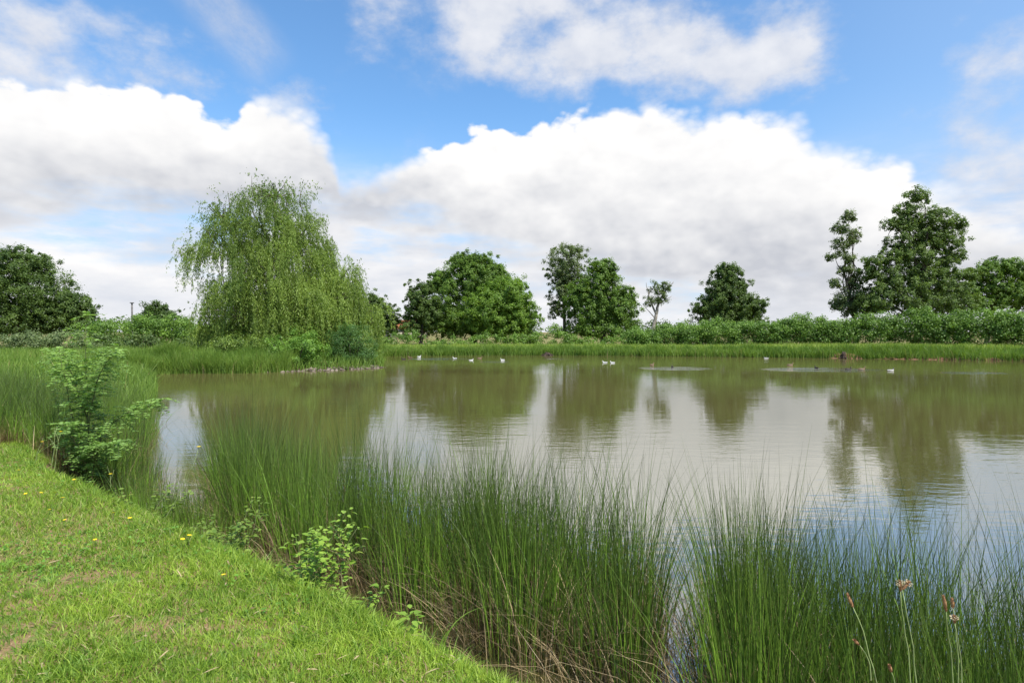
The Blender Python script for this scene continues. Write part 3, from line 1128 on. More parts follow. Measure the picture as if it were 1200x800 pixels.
band('sedge_belt', 'belt of bright green sedge along the far shore', 'sedge', M['reed_far'], 46000, shore_region(-16, 62, 40, 66, -0.35, 1.7, 0.7), 0.82, 0.045)
band('meadow_grass', 'pale long grass on the bank between sedge and hedge', 'grass', M['meadow'], 60000, shore_region(-22, 66, 42, 72, 1.4, 8.5), 0.55, 0.05)
band('sedge_belt', 'belt of tall dark sedge at the waterline left of the willow', 'sedge', M['reed_far'], 24000,
     shore_region(-34, -13.4, 31, 39, -0.35, 2.6, 0.7, lambda x, y: (y > 32.2)), 1.02, 0.03)
band('rough_grass', 'rough grass covering the left bank behind the rushes', 'grass', M['reed_far'], 46000,
     shore_region(-46, -8, 13, 47, -0.3, 30, 0.3, lambda x, y: np.abs(x) < y * 0.95 + 2), 0.75, 0.03)


# ------------------------------------------------------------------ rushes
def rush_stand(name, label, centers, stems, hmean, mat=None, dead=0.14, spread=0.13, width=0.0062, nseg=5, gz=None):
    C = np.asarray(centers, float)
    nC = len(C)
    cnt = (stems * rng.uniform(0.6, 1.35, nC)).astype(int)
    hC = hmean * rng.uniform(0.74, 1.18, nC)
    I = np.repeat(np.arange(nC), cnt)
    n = len(I)
    off = rng.normal(size=(n, 2)) * spread
    B = C[I] + off
    z = np.maximum(ground(B[:, 0], B[:, 1]), -0.12) - 0.02
    H = hC[I] * np.clip(1 - np.abs(rng.normal(size=n)) * 0.27 + 0.10 * rng.normal(size=n), 0.3, 1.25)
    ln = off / spread * 0.10 + rng.normal(size=(n, 2)) * 0.085
    kink = rng.random(n) < 0.04
    ln[kink] *= 3.0
    e = empty(name, (C[:, 0].mean(), C[:, 1].mean(), 0))
    org = tuple(e.location)
    tag(e, label, 'rushes', kind='stuff')
    V, f, k, t = strips(np.stack([B[:, 0], B[:, 1], z], 1), H, ln, width * rng.uniform(0.7, 1.25, n), nseg, power=1.9)
    var = np.clip(rng.uniform(0.15, 0.80, nC)[I] + 0.32 * rng.normal(size=n), 0, 1)
    npmesh('green_stems', V, f, mat or M['rush'], e, {'var': np.repeat(var, k), 't': t}, origin=org)
    if dead:
        m = int(n * dead)
        j = rng.choice(n, m)
        B2 = B[j] + rng.normal(size=(m, 2)) * 0.09
        z2 = z[j]
        H2 = hC[I[j]] * rng.uniform(0.2, 0.8, m) * rng.uniform(0.7, 1, m)
        ln2 = off[j] / spread * 0.2 + rng.normal(size=(m, 2)) * 0.33
        V, f, k, t = strips(np.stack([B2[:, 0], B2[:, 1], z2], 1), H2, ln2, width * rng.uniform(0.7, 1.3, m), 4, power=1.6, droop=rng.uniform(0, 0.25, m))
        npmesh('dead_stems', V, f, M['rush_dead'], e, {'var': np.repeat(rng.random(m), k)}, origin=org)
    return e


def pxof(X, Y):
    return 600 + X / Y * F


def centers(n, s0, s1, px0, px1, ymin=0.8, ymax=40, mind=0.2, xr=(-9, 7), extra=None):
    out = []
    tries = 0
    while len(out) < n and tries < 400:
        tries += 1
        x = rng.uniform(*xr, 400); y = rng.uniform(ymin, ymax, 400)
        s = sdist(x, y)
        p = pxof(x, y)
        k = (s > s0) & (s < s1) & (p > px0) & (p < px1)
        if extra is not None:
            k &= extra(x, y)
        for a, b in zip(x[k], y[k]):
            if all((a - c[0]) ** 2 + (b - c[1]) ** 2 > mind * mind for c in out):
                out.append((a, b))
                if len(out) >= n: break
    return np.array(out)


rush_stand('rush_stand', 'tall green rush stand left of centre behind the bramble sprouts', centers(44, -1.75, -0.6, 262, 528, 3, 9, 0.27), 150, 1.52, dead=0.6, spread=0.115)
rush_stand('rush_stand', 'rush stand in the middle foreground with many brown dead stalks, left of the narrow water gap', centers(36, -1.85, -0.6, 540, 750, 2.2, 6, 0.25), 165, 1.5, dead=1.0, spread=0.115)
rush_stand('rush_stand', 'dark green rush stand in the right foreground, right of the narrow water gap', centers(60, -1.85, -0.35, 862, 1500, 0.6, 5, 0.245), 175, 1.56, dead=0.9, spread=0.115)
rush_stand('rush_stand', 'short brownish rushes by the bright water patch right of the sapling', centers(20, -0.7, 0.3, 150, 270, 6.0, 10, 0.28), 130, 0.72, dead=0.5)
rush_stand('rush_stand', 'wide rush stand on the left bank behind the locust sapling', centers(135, -0.35, 6.0, -160, 178, 8.2, 15, 0.27, xr=(-16, -5), extra=lambda x, y: y > 7.9 - 0.12 * (x + 6)), 150, 1.12, width=0.007, dead=0.45)


# ------------------------------------------------------------------ lawn
def lawn():
    n = 360000
    D = 1.6 + (13 - 1.6) * rng.random(n) ** 1.7
    px = rng.uniform(-330, 760, n)
    X = (px - 600) / F * D
    Y = D
    s = sdist(X, Y)
    bare = vnoise(X, Y, 1.5, 41) * 0.5 + vnoise(X, Y, 4.0, 42) * 0.35
    spot = 1.05 * np.exp(-(((X + 2.52) / 0.24) ** 2 + ((Y - 2.92) / 0.17) ** 2)) + 0.7 * np.exp(-(((X + 2.75) / 0.34) ** 2 + ((Y - 3.72) / 0.10) ** 2)) + 0.6 * np.exp(-(((X + 1.9) / 0.35) ** 2 + ((Y - 3.1) / 0.12) ** 2))
    k = (s > 0.42) & (Y < 8.6 - 0.12 * (X + 6)) & (rng.random(n) > np.clip(0.02 + 0.85 * spot + 0.7 * sstep(0.45, 0.9, bare), 0, 0.82))
    X, Y, s, spot, D = X[k], Y[k], s[k], spot[k], D[k]
    z = ground(X, Y)
    m = len(X)
    tuft = vnoise(X, Y, 2.4, 43) * 0.5 + vnoise(X, Y, 6.0, 44) * 0.5
    edge = sstep(1.3, 0.5, s)
    H = (0.036 + 0.022 * tuft + 0.035 * edge) * rng.uniform(0.5, 1.5, m) * (1 - 0.5 * np.clip(spot, 0, 1))
    H = np.clip(H, 0.012, 0.16)
    ln = rng.normal(size=(m, 2)) * 0.55
    V, f, kk, t = strips(np.stack([X, Y, z - 0.004], 1), H, ln, (0.0032 + 0.0006 * D) * rng.uniform(0.7, 1.3, m), 2, power=1.5)
    var = np.clip(0.45 + 0.24 * rng.normal(size=m) + 0.16 * vnoise(X, Y, 3.2, 45) + 0.10 * vnoise(X, Y, 9, 47), 0, 0.95)
    dry = rng.random(m) < (0.03 + 0.5 * np.clip(spot, 0, 1) + 0.22 * sstep(0.5, 1.1, vnoise(X, Y, 1.3, 46)))
    var[dry] = rng.uniform(0.96, 1.0, dry.sum())
    o = npmesh('lawn_grass', V, f, M['lawn'], None, {'var': np.repeat(var, kk), 't': t})
    tag(o, 'short sunlit lawn grass on the near left bank', 'grass', kind='stuff')
    # small broad-leaved weeds through the turf
    n = 26000
    D = 1.7 + (8 - 1.7) * rng.random(n) ** 1.5
    X = (rng.uniform(-250, 720, n) - 600) / F * D
    Y = D
    s = sdist(X, Y)
    k = (s > 0.45) & ((vnoise(X, Y, 2.0, 51) + vnoise(X, Y, 5.0, 52) * 0.5) > 0.15) & (Y < 8.2)
    X, Y = X[k], Y[k]
    z = ground(X, Y) + rng.uniform(0.005, 0.045, len(X))
    nr = unit(np.array([0, 0, 1.0]) + rng.normal(size=(len(X), 3)) * 0.4)
    L = rng.uniform(0.012, 0.036, len(X)) * rng.uniform(0.7, 1, len(X))
    V, f = leaf_full(np.stack([X, Y, z], 1), np.cross(nr, rdir(len(X))), nr, L, L * rng.uniform(0.5, 0.9, len(X)))
    o = npmesh('lawn_weeds', V, f, M['clover'], None, {'var': np.repeat(rng.random(len(X)), 7)})
    tag(o, 'small clover leaved weeds growing through the lawn', 'weeds', kind='stuff')
    # coarse tufts scattered through the mown turf
    n = 750
    D = 1.8 + (8 - 1.8) * rng.random(n) ** 1.4
    X = (rng.uniform(-250, 720, n) - 600) / F * D
    k = (sdist(X, D) > 0.55) & (D < 8.2)
    X, Y = X[k], D[k]
    cn = rng.integers(10, 34, len(X))
    I = np.repeat(np.arange(len(X)), cn)
    m = len(I)
    off = rng.normal(size=(m, 2)) * 0.022
    B = np.stack([X[I] + off[:, 0], Y[I] + off[:, 1]], 1)
    hh = rng.uniform(0.05, 0.115, len(X))[I] * rng.uniform(0.6, 1.15, m)
    V, f, kk, t = strips(np.concatenate([B, ground(B[:, 0], B[:, 1])[:, None] - 0.004], 1), hh, off / 0.022 * 0.33 + rng.normal(size=(m, 2)) * 0.3, rng.uniform(0.0028, 0.0055, m), 3,
                             power=1.8, droop=rng.uniform(0, 0.3, m))
    vv = np.clip(rng.uniform(0.05, 0.93, len(X))[I] + rng.normal(size=m) * 0.12, 0, 1)
    o = npmesh('lawn_tufts', V, f, M['edge_grass'], None, {'var': np.repeat(vv, kk), 't': t})
    tag(o, 'coarser grass tufts standing out of the mown lawn', 'grass', kind='stuff')
    # fallen straw and leaf litter
    n = 1500
    D = 1.8 + 6 * rng.random(n) ** 1.4
    X = (rng.uniform(-250, 700, n) - 600) / F * D
    k = (sdist(X, D) > 0.5)
    X, Y = X[k], D[k]
    m = len(X)
    nr = unit(np.array([0, 0, 1.0]) + rng.normal(size=(m, 3)) * 0.25)
    L = rng.uniform(0.02, 0.09, m)
    V, f = leaf_full(np.stack([X, Y, ground(X, Y) + rng.uniform(0.012, 0.04, m)], 1), np.cross(nr, rdir(m)), nr, L, rng.uniform(0.002, 0.012, m), 0.2, 0.1)
    o = npmesh('leaf_litter', V, f, M['rush_dead'], None, {'var': np.repeat(rng.random(m), 7)})
    tag(o, 'dry straw and fallen leaves lying in the lawn', 'litter', kind='stuff')
    # longer tufts hanging over the bank edge
    n = 15000
    X = rng.uniform(-8, 3.2, n * 6); Y = rng.uniform(0.6, 9.5, n * 6)
    s = sdist(X, Y)
    k = (s > 0.22) & (s < 0.62 + 0.25 * vnoise(X, Y, 3, 61)) & (vnoise(X, Y, 3.5, 62) > -0.35)
    X, Y = X[k][:n], Y[k][:n]
    z = ground(X, Y)
    m = len(X)
    V, f, kk, t = strips(np.stack([X, Y, z - 0.01], 1), rng.uniform(0.06, 0.22, m) * (0.8 + 0.3 * vnoise(X, Y, 5, 63)).clip(0.3, 1.3), rng.normal(size=(m, 2)) * 0.4 + np.array([0.12, 0.15]),
                             rng.uniform(0.003, 0.006, m), 4, power=1.7, droop=rng.uniform(0, 0.3, m))
    o = npmesh('edge_grass', V, f, M['edge_grass'], None, {'var': np.repeat(rng.random(m) * 0.97, kk), 't': t})
    tag(o, 'longer ragged grass hanging over the edge of the bank', 'grass', kind='stuff')


lawn()


# ------------------------------------------------------------------ sapling with feathery leaves
def stemtube(G, pts, r0, r1, sides=5):
    tube(G, pts, np.linspace(r0, r1, len(pts)), sides)


def sapling():
    D = 8.6
    bx = (104 - 600) / F * D
    bz = float(ground(bx, D))
    e = empty('locust_sapling', (bx, D, bz))
    tag(e, 'young feathery leaved locust sapling standing among rushes at the end of the lawn', 'sapling')
    org = (bx, D, bz)
    G = Geo(); GL = Geo()
    main = [np.array([bx, D, bz - 0.05]), W(103, 500, D), W(100, 440, D), W(102, 378, D)]
    shoots = [main, [main[0], W(86, 510, D), W(72, 450, D - .2), W(66, 420, D - .3)], [main[0], W(120, 500, D), W(150, 480, D + .2), W(185, 468, D + .3)],
              [main[1], W(112, 450, D - .2), W(132, 415, D - .3)], [main[1], W(90, 450, D + .2), W(74, 415, D + .3)], [main[0], W(110, 530, D - .3), W(135, 520, D - .5)],
              [main[0], W(95, 530, D - .3), W(78, 500, D - .5)]]
    for s in shoots:
        s = np.array(s)
        t = np.linspace(0, len(s) - 1, 14)
        P = np.stack([np.interp(t, np.arange(len(s)), s[:, i]) for i in range(3)], 1) + np.cumsum(rng.normal(size=(14, 3)), 0) * 0.006
        stemtube(G, P, 0.011, 0.003)
        for k in range(2, 14):
            for rep in range(8 if s is not main else 14):
                a = rng.uniform(0, 2 * np.pi)
                d = np.array([np.cos(a), np.sin(a), rng.uniform(-0.25, 0.9)])
                Lr = rng.uniform(0.16, 0.32)
                tt = np.linspace(0, 1, 9)
                R = P[k] + (P[k] - P[k - 1]) * rng.random() + unit(d) * Lr * tt[:, None]
                R[:, 2] -= 0.10 * tt ** 2 * Lr / 0.25
                stemtube(G, R, 0.0022, 0.001, 3)
                ps, ds, ns = [], [], []
                dirv = unit(d)
                side = unit(np.cross(dirv, [0, 0, 1.0]))
                for q in range(2, 9):
                    for sg in (1, -1):
                        ps.append(R[q]); ds.append(side * sg + dirv * 0.35 + rng.normal(size=3) * 0.12)
                        ns.append(np.array([0, -0.25, 1.0]) + rng.normal(size=3) * 0.55)
                ps.append(R[8]); ds.append(dirv); ns.append(np.array([0, 0, 1.0]))
                L = rng.uniform(0.038, 0.058, len(ps))
                V, f = leaf_full(np.array(ps), np.array(ds), np.array(ns), L, L * 0.45, 0.1, 0.1)
                v0 = np.clip(0.25 + 0.35 * rng.random() + 0.25 * (R[0, 2] - 0.8), 0, 1)
                GL.add(V, f, np.repeat(np.clip(v0 + rng.normal(size=len(ps)) * 0.1, 0, 1), 7))
    G.build('stem', M['twig'], e, smooth=True, origin=org)
    GL.build('leaves', M['locust'], e, origin=org)


sapling()


def sprout(name, label, px, py, D, hpx, wpx, nst, mat, leaf=0.05, cat='plant', gz=None):
    bx = (px - 600) / F * D
    bz = float(ground(bx, D)) if gz is None else gz
    e = empty(name, (bx, D, bz))
    tag(e, label, cat)
    org = (bx, D, bz)
    G = Geo(); GL = Geo()
    h = hpx / F * D; w = wpx / F * D
    for i in range(nst):
        a = rng.uniform(0, 2 * np.pi)
        b = np.array([bx, D, bz - 0.02]) + np.array([rng.normal() * 0.05, rng.normal() * 0.05, 0])
        tip = b + np.array([np.cos(a) * w * rng.uniform(0.2, 0.6), np.sin(a) * w * 0.5, h * rng.uniform(0.5, 1.0)])
        P = wiggle(b, tip, 10, 0.06, 0.06)
        stemtube(G, P, 0.004, 0.0015, 4)
        for k in range(2, 10):
            m = 5
            pp = P[k] + rng.normal(size=(m, 3)) * 0.012
            aa = rng.uniform(0, 2 * np.pi, m)
            d = np.stack([np.cos(aa), np.sin(aa), rng.uniform(-0.1, 0.5, m)], 1)
            nr = np.array([0, 0, 1.0]) + rng.normal(size=(m, 3)) * 0.3
            pp = pp + unit(d) * leaf * rng.uniform(0.2, 0.9, (m, 1))
            L = leaf * rng.uniform(0.6, 1.25, m)
            V, f = leaf_full(pp, d, nr, L, L * rng.uniform(0.5, 0.7, m), 0.25, 0.2)
            GL.add(V, f, np.repeat(np.clip(rng.uniform(0, 1) * 0.5 + rng.random(m) * 0.5, 0, 1), 7))
    G.build('stem', M['twig'], e, smooth=True, origin=org)
    GL.build('leaves', M[mat], e, origin=org)


sprout('bramble', 'bright yellow green bramble sprout at the lawn edge left of the dark rush foot', 362, 690, 3.85, 104, 84, 12, 'bramble', 0.046)
sprout('bramble', 'small low bramble sprig trailing right of the bright bramble sprout', 412, 692, 3.65, 62, 90, 4, 'bramble', 0.036)
sprout('bramble', 'dull green reddish tipped bramble between the bright sprout and the sapling', 276, 630, 4.75, 78, 60, 7, 'bramble_dull', 0.046)
sprout('weed', 'leafy weed spreading over the bank edge below the short brownish rushes', 170, 594, 5.8, 50, 110, 9, 'bramble_dull', 0.045)
sprout('weed', 'low weed with reddish leaves on the lawn edge left of the dull bramble', 238, 622, 5.0, 34, 70, 6, 'bramble_dull', 0.04)
sprout('dock_plant', 'small upright leafy dock at the bank edge in front of the rush foot', 478, 738, 3.25, 36, 22, 2, 'bramble', 0.06)

# tall bare weed stalks
M['stalk'] = plain('dry_stalk', (0.27, 0.33, 0.13), 0.7, 0.2, 0.25)
M['seed'] = plain('plantain_seed_head', (0.36, 0.20, 0.10), 0.85, 0.1, 0.35, 180)
M['petal'] = plain('yellow_petals', (0.85, 0.62, 0.02), 0.5, 0.3)
M['anther'] = plain('pale_anthers', (0.50, 0.42, 0.26), 0.8, 0.1)


def stalk_head(label, foot, head, D, hl, tilt=(0, 0), blossom=False):
    b = W(*foot, D); h = W(*head, D)
    e = empty('plantain', (b[0], b[1], b[2]))
    tag(e, label, 'wildflower', 'plantain seed stalks in the right foreground')
    org = tuple(b)
    G = Geo()
    P = wiggle(b, h, 10, 0.02)
    P[:, 0] += 0.012 * np.sin(np.linspace(0, 3.1, 10))
    stemtube(G, P, 0.0021, 0.0013, 6)
    G.build('stem', M['stalk'], e, smooth=True, origin=org)
    # bumpy seed spike
    ax = unit(unit(P[-1] - P[-3]) + 0.6 * np.array([tilt[0], 0, tilt[1]]))
    t = np.linspace(0, 1, 12)
    pts = P[-1] + ax * hl * t[:, None]
    r = 0.0048 * np.sin(np.pi * np.clip(t * 0.86 + 0.1, 0, 1)) ** 0.6
    G = Geo()
    tube(G, pts, np.maximum(r, 0.001) * (1 + 0.15 * np.sin(t * 60)), 9)
    m = 160
    k = rng.random(m)
    c = P[-1] + ax * hl * k[:, None]
    d = unit(np.cross(rdir(m), ax) + ax * 0.4)
    rr = np.interp(k, t, r)[:, None]
    V, f = leaf_quads(c + d * rr * 0.7, d + ax * 0.5, rdir(m), 0.0045, 0.0030)
    G.add(V, f, 0.5)
    o = G.build('seed_head', M['seed'], e, smooth=False, origin=org)
    if blossom:
        m = 60
        c = P[-1] + ax * hl * rng.uniform(0.55, 1.0, m)[:, None]
        d = unit(np.cross(rdir(m), ax))
        V, f = leaf_quads(c + d * 0.006, d, rdir(m), 0.007, 0.004)
        G = Geo(); G.add(V, f, 0.5)
        G.build('anthers', M['anther'], e, origin=org)


stalk_head('tall pale plantain stalk leaning left, leftmost brown seed spike', (1040, 840), (1002, 713), 2.05, 0.050)
stalk_head('short plantain branch with tiny spike beside the leaning pale stalk', (1024, 800), (1010, 758), 2.06, 0.026, (-0.4, 0))
stalk_head('upright plantain stalk with forked spike, tallest near the centre of the seed stalks', (1073, 850), (1058, 694), 2.0, 0.036, (0.0, 0.2), True)
stalk_head('plantain stalk with spike bent sideways to the right and pale anthers', (1078, 850), (1060, 692), 1.97, 0.036, (1.6, -0.2), True)
stalk_head('straight plantain stalk with the longest brown spike right of the forked one', (1118, 850), (1112, 718), 1.95, 0.056, (-0.15, 0))
stalk_head('plantain stalk with short brown spike just right of the longest spike', (1124, 850), (1120, 714), 2.0, 0.032)
stalk_head('plantain stalk with pale blossoming crooked spike, rightmost of the seed stalks', (1134, 850), (1122, 732), 1.9, 0.024, (0.2, 0), True)
stalk_head('low plantain spike half hidden at the bottom frame edge', (1056, 850), (1048, 790), 1.95, 0.026)

# bare pale weed stems beside the sapling
def weed_stalk(label, foot, head, D, yellow=True, r=0.004):
    b = W(*foot, D); h = W(*head, D)
    e = empty('weed_stalk', tuple(b))
    tag(e, label, 'wildflower', 'tall weed stalks on the bank edge')
    G = Geo()
    P = wiggle(b, h, 9, 0.03, 0.02)
    stemtube(G, P, r, r * 0.5, 5)
    for k in (4, 6):
        stemtube(G, wiggle(P[k], P[k] + np.array([rng.normal() * 0.08, 0.02, 0.12]), 4, 0.05), r * 0.5, r * 0.3, 4)
    G.build('stem', M['stalk'], e, smooth=True, origin=tuple(b))
    if yellow:
        G = Geo()
        m = 9
        a = np.linspace(0, 2 * np.pi, m, endpoint=False)
        d = np.stack([np.cos(a), np.sin(a), np.full(m, 0.5)], 1)
        V, f = leaf_full(np.repeat(h[None], m, 0), d, np.repeat([[0, 0, 1.0]], m, 0), 0.022, 0.016)
        G.add(V, f, 0.5)
        G.build('flower_head', M['petal'], e, origin=tuple(b))


weed_stalk('long pale weed stalk leaning right with yellow flower in front of the bright water patch', (190, 612), (232, 524), 5.6)
weed_stalk('thin upright weed stalk with yellow flower beside the sapling foot', (62, 552), (70, 506), 7.4)
weed_stalk('bare pale stem rising at the left foot of the sapling', (58, 552), (66, 500), 7.6, False)
weed_stalk('short stem with yellow flower on the left of the sapling among rushes', (38, 545), (48, 518), 7.5)
weed_stalk('small yellow flowered stem right of the sapling foot', (128, 572), (128, 556), 6.7)


# long arching grass blades at the bank
def arch_blade(label, foot, D, hpx, lean, group='long arching grass leaves at the bank foot'):
    b = W(*foot, D)
    e = empty('grass_leaf_tuft', tuple(b))
    tag(e, label, 'grass tuft', group)
    m = 5
    B = np.repeat(b[None], m, 0) + rng.normal(size=(m, 3)) * np.array([0.03, 0.03, 0])
    H = hpx / F * D * rng.uniform(0.55, 1.0, m)
    ln = np.array(lean)[None] + rng.normal(size=(m, 2)) * 0.3
    V, f, k, t = strips(B, H, ln, 0.008, 10, power=2.0, droop=rng.uniform(0.1, 0.4, m))
    npmesh('blades', V, f, M['edge_grass'], e, {'var': np.repeat(rng.uniform(0.3, 0.8, m), k)}, origin=tuple(b))


arch_blade('pale arching grass leaves in front of the dark foot of the middle rushes', (515, 770), 3.2, 100, (0.5, 0.1))
arch_blade('bright arching grass leaves at the bottom edge below the narrow water gap', (775, 830), 2.7, 80, (-0.2, 0.1))


# ------------------------------------------------------------------ buttercups
def buttercup():
    e = empty('buttercup', (0, 0, 0))
    G = Geo()
    stemtube(G, wiggle((0, 0, -0.01), (0.004, 0, 0.085), 5, 0.04), 0.0018, 0.0012, 4)
    s = G.build('stem', M['twig'], e, smooth=True)
    G = Geo()
    m = 6
    a = np.linspace(0, 2 * np.pi, m, endpoint=False)
    V, f = leaf_full(np.repeat([[0.004, 0, 0.085]], m, 0), np.stack([np.cos(a), np.sin(a), np.full(m, 0.45)], 1), np.repeat([[0, 0, 1.0]], m, 0), 0.017, 0.016)
    G.add(V, f, 0.5)
    G.build('flower_head', M['petal'], e)
    return e


BC = buttercup()
spots = [(18, 556), (64, 583), (70, 591), (42, 585), (30, 584), (86, 568), (150, 612), (131, 606), (110, 636), (210, 640), (218, 637), (262, 682), (75, 612), (170, 566), (58, 602), (134, 560)]
for i, (px, py) in enumerate(spots):
    Z = 0.8
    x, y = wpt(px, py, Z)
    o = BC if i == 0 else BC.copy()
    if i:
        COL.objects.link(o)
        for ch in list(BC.children):
            c = ch.copy(); COL.objects.link(c); c.parent = o
    o.location = (x, y, float(ground(x, y)))
    o.rotation_euler = (rng.normal() * 0.1, rng.normal() * 0.1, rng.uniform(0, 6))
    k = rng.uniform(0.75, 1.15)
    o.scale = (k, k, k)
    tag(o, 'small yellow buttercup flowering in the lawn near the bank edge', 'flower', 'buttercups dotted over the lawn')


# ------------------------------------------------------------------ stones at the willow bank
def stones():
    G = Geo()
    import bmesh
    bm = bmesh.new()
    bmesh.ops.create_icosphere(bm, subdivisions=1, radius=1.0)
    bm.verts.ensure_lookup_table()
    sv = np.array([v.co[:] for v in bm.verts]); sf = np.array([[v.index for v in f.verts] for f in bm.faces])
    bm.free()
    n = 240
    seg = np.array([(-14.6, 34.9), (-14.0, 35.3), (-12.2, 36.3), (-10.3, 37.4), (-9.1, 39.2), (-9.0, 40.2)])
    t = rng.uniform(0, len(seg) - 1, n)
    c = np.stack([np.interp(t, np.arange(len(seg)), seg[:, i]) for i in range(2)], 1) + rng.normal(size=(n, 2)) * 0.28
    z = np.maximum(ground(c[:, 0], c[:, 1]), -0.03)
    for i in range(n):
        r = rng.uniform(0.05, 0.16)
        V = sv * (1 + 0.22 * rng.normal(size=(len(sv), 1))) * np.array([1, rng.uniform(0.6, 1), rng.uniform(0.4, 0.7)]) * r
        a = rng.uniform(0, 6.28)
        R = np.array([[math.cos(a), -math.sin(a), 0], [math.sin(a), math.cos(a), 0], [0, 0, 1]])
        G.add(V @ R.T + np.array([c[i, 0], c[i, 1], z[i] + r * 0.25]), sf, rng.random())
    m, nt, out = new_mat('rubble_stone')
    cc = mixc(nt, attr(nt, 'var'), (0.08, 0.062, 0.045), (0.26, 0.21, 0.165))
    principled(nt, out, cc, 0.9, 0.15)
    o = G.build('shore_stones', m)
    tag(o, 'rubble stones along the water edge below the willow', 'stones', kind='stuff')


stones()

# bare earth scarp with a dark stump on the right bank, dark boulder on the far bank
M['earth'] = plain('red_earth', (0.20, 0.11, 0.065), 0.95, 0.1, 0.35, 3)
M['dark_wood'] = bark_mat('wet_wood', (0.03, 0.022, 0.017), (0.09, 0.065, 0.05))


def scarp(label, px0, px1, D, h):
    n = 26
    px = np.linspace(px0, px1, n)
    X = (px - 600) / F * D
    Yb = []
    for x in X:            # walk out to the shoreline
        ys = np.linspace(D - 8, D + 10, 200)
        s = sdist(np.full(200, x), ys)
        Yb.append(ys[np.argmax(s > -0.05)])
    Yb = np.array(Yb)
    rows = []
    prof = [(-0.25, -0.15), (0.0, 0.06), (0.1, 0.22), (0.25, 0.36), (0.6, 0.42), (0.9, 0.2)]
    env = np.sin(np.linspace(0, np.pi, n)) ** 0.4
    for dy, z in prof:
        rows.append(np.stack([X + rng.normal(size=n) * 0.05, Yb + dy - 0.25 + rng.normal(size=n) * 0.06, z * h * env + rng.normal(size=n) * 0.03], 1))
    V = np.concatenate(rows)
    idx = np.arange(len(prof) * n).reshape(len(prof), n)
    f = np.stack([idx[:-1, :-1], idx[:-1, 1:], idx[1:, 1:], idx[1:, :-1]], -1).reshape(-1, 4)
    o = npmesh('earth_scarp', V, f, M['earth'], smooth=True)
    tag(o, label, 'bank', kind='structure')
    return X[n // 2], Yb[n // 2]


scarp('bare reddish earth scarp at the waterline of the right bank', 978, 1012, 53.5, 1.1)
scarp('low pale eroded earth edge at the far right waterline', 1060, 1260, 49, 0.55)


def stump(label, px, D, h, w, name='tree_stump'):
    X = (px - 600) / F * D
    ys = np.linspace(D - 8, D + 10, 300)
    y = ys[np.argmax(sdist(np.full(300, X), ys) > -0.3)]
    e = empty(name, (X, y, 0))
    tag(e, label, 'stump')
    G = Geo()
    tube(G, [(X, y, -0.2), (X + .02, y, h * 0.5), (X + .05, y, h)], [w, w * 0.8, w * 0.7], 9)
    for a in range(6):
        an = a * 1.05
        tube(G, [(X, y, 0.3 * h), (X + math.cos(an) * w * 1.2, y + math.sin(an) * w * 1.2, 0.12 * h), (X + math.cos(an) * w * 1.9, y + math.sin(an) * w * 1.9, -0.15)], [w * .4, w * .3, w * .15], 6)
    G.build('trunk', M['dark_wood'], e, smooth=True, origin=(X, y, 0))


stump('dark wet stump on the right bank beside the red earth', 995, 53, 0.6, 0.22)
stump('low dark stump among the sedge of the far bank below the middle trees', 641, 62, 0.3, 0.4)


# ------------------------------------------------------------------ cottage and pole far behind
def box(G, c, s, var=0.5):
    c, s = np.array(c, float), np.array(s, float) / 2
    V = np.array([[x, y, z] for x in (-1, 1) for y in (-1, 1) for z in (-1, 1)]) * s + c
    f = np.array([[0, 1, 3, 2], [4, 6, 7, 5], [0, 4, 5, 1], [2, 3, 7, 6], [0, 2, 6, 4], [1, 5, 7, 3]])
    G.add(V, f, var)


def cottage():
    D = 128.0
    cx = (477 - 600) / F * D
    gz = float(ground(cx, D))
    e = empty('cottage', (cx, D, gz))
    tag(e, 'tiny far cottage with orange tiled roof glimpsed between willow and oaks', 'house')
    org = (cx, D, gz)
    wall = plain('cream_render', (0.62, 0.55, 0.42), 0.9, 0.1, 0.1, 1)
    roofm = plain('orange_tiles', (0.42, 0.15, 0.07), 0.85, 0.15, 0.3, 3)
    G = Geo(); wh = 2.3; w, d = 8.0, 6.0
    box(G, (cx, D, gz + wh / 2), (w, d, wh))
    V = np.array([[cx - w / 2, D - d / 2, gz + wh], [cx - w / 2, D + d / 2, gz + wh], [cx - w / 2, D, gz + wh + 1.5],
                  [cx + w / 2, D - d / 2, gz + wh], [cx + w / 2, D + d / 2, gz + wh], [cx + w / 2, D, gz + wh + 1.5]])
    G.add(V, np.array([[0, 1, 2], [3, 5, 4]]), 0.5)
    G.build('wall', wall, e, origin=org)
    G = Geo()
    for s in (-1, 1):
        a = np.array([[cx - w / 2 - .3, D + s * (d / 2 + .35), gz + wh - .12], [cx + w / 2 + .3, D + s * (d / 2 + .35), gz + wh - .12],
                      [cx + w / 2 + .3, D, gz + wh + 1.62], [cx - w / 2 - .3, D, gz + wh + 1.62]])
        b = a + np.array([0, 0, 0.14])
        G.add(np.concatenate([a, b]), np.array([[0, 1, 2, 3], [7, 6, 5, 4], [0, 4, 5, 1], [1, 5, 6, 2], [2, 6, 7, 3], [3, 7, 4, 0]]), 0.5)
    rf = G.build('roof', roofm, e, origin=org)
    G = Geo(); box(G, (cx - 2.4, D + .4, gz + wh + 1.8), (0.6, 0.6, 1.2))
    G.build('chimney', roofm, rf, origin=org)
    glass = plain('dark_glass', (0.03, 0.035, 0.04), 0.1, 0.5)
    for k in (-2.2, 2.2):
        G = Geo(); box(G, (cx + k, D - d / 2 - .02, gz + 1.3), (0.9, 0.08, 1.1))
        G.build('window', glass, e, origin=org)
    G = Geo(); box(G, (cx, D - d / 2 - .02, gz + 1.02), (0.9, 0.08, 2.0))
    G.build('door', M['dark_wood'], e, origin=org)


cottage()


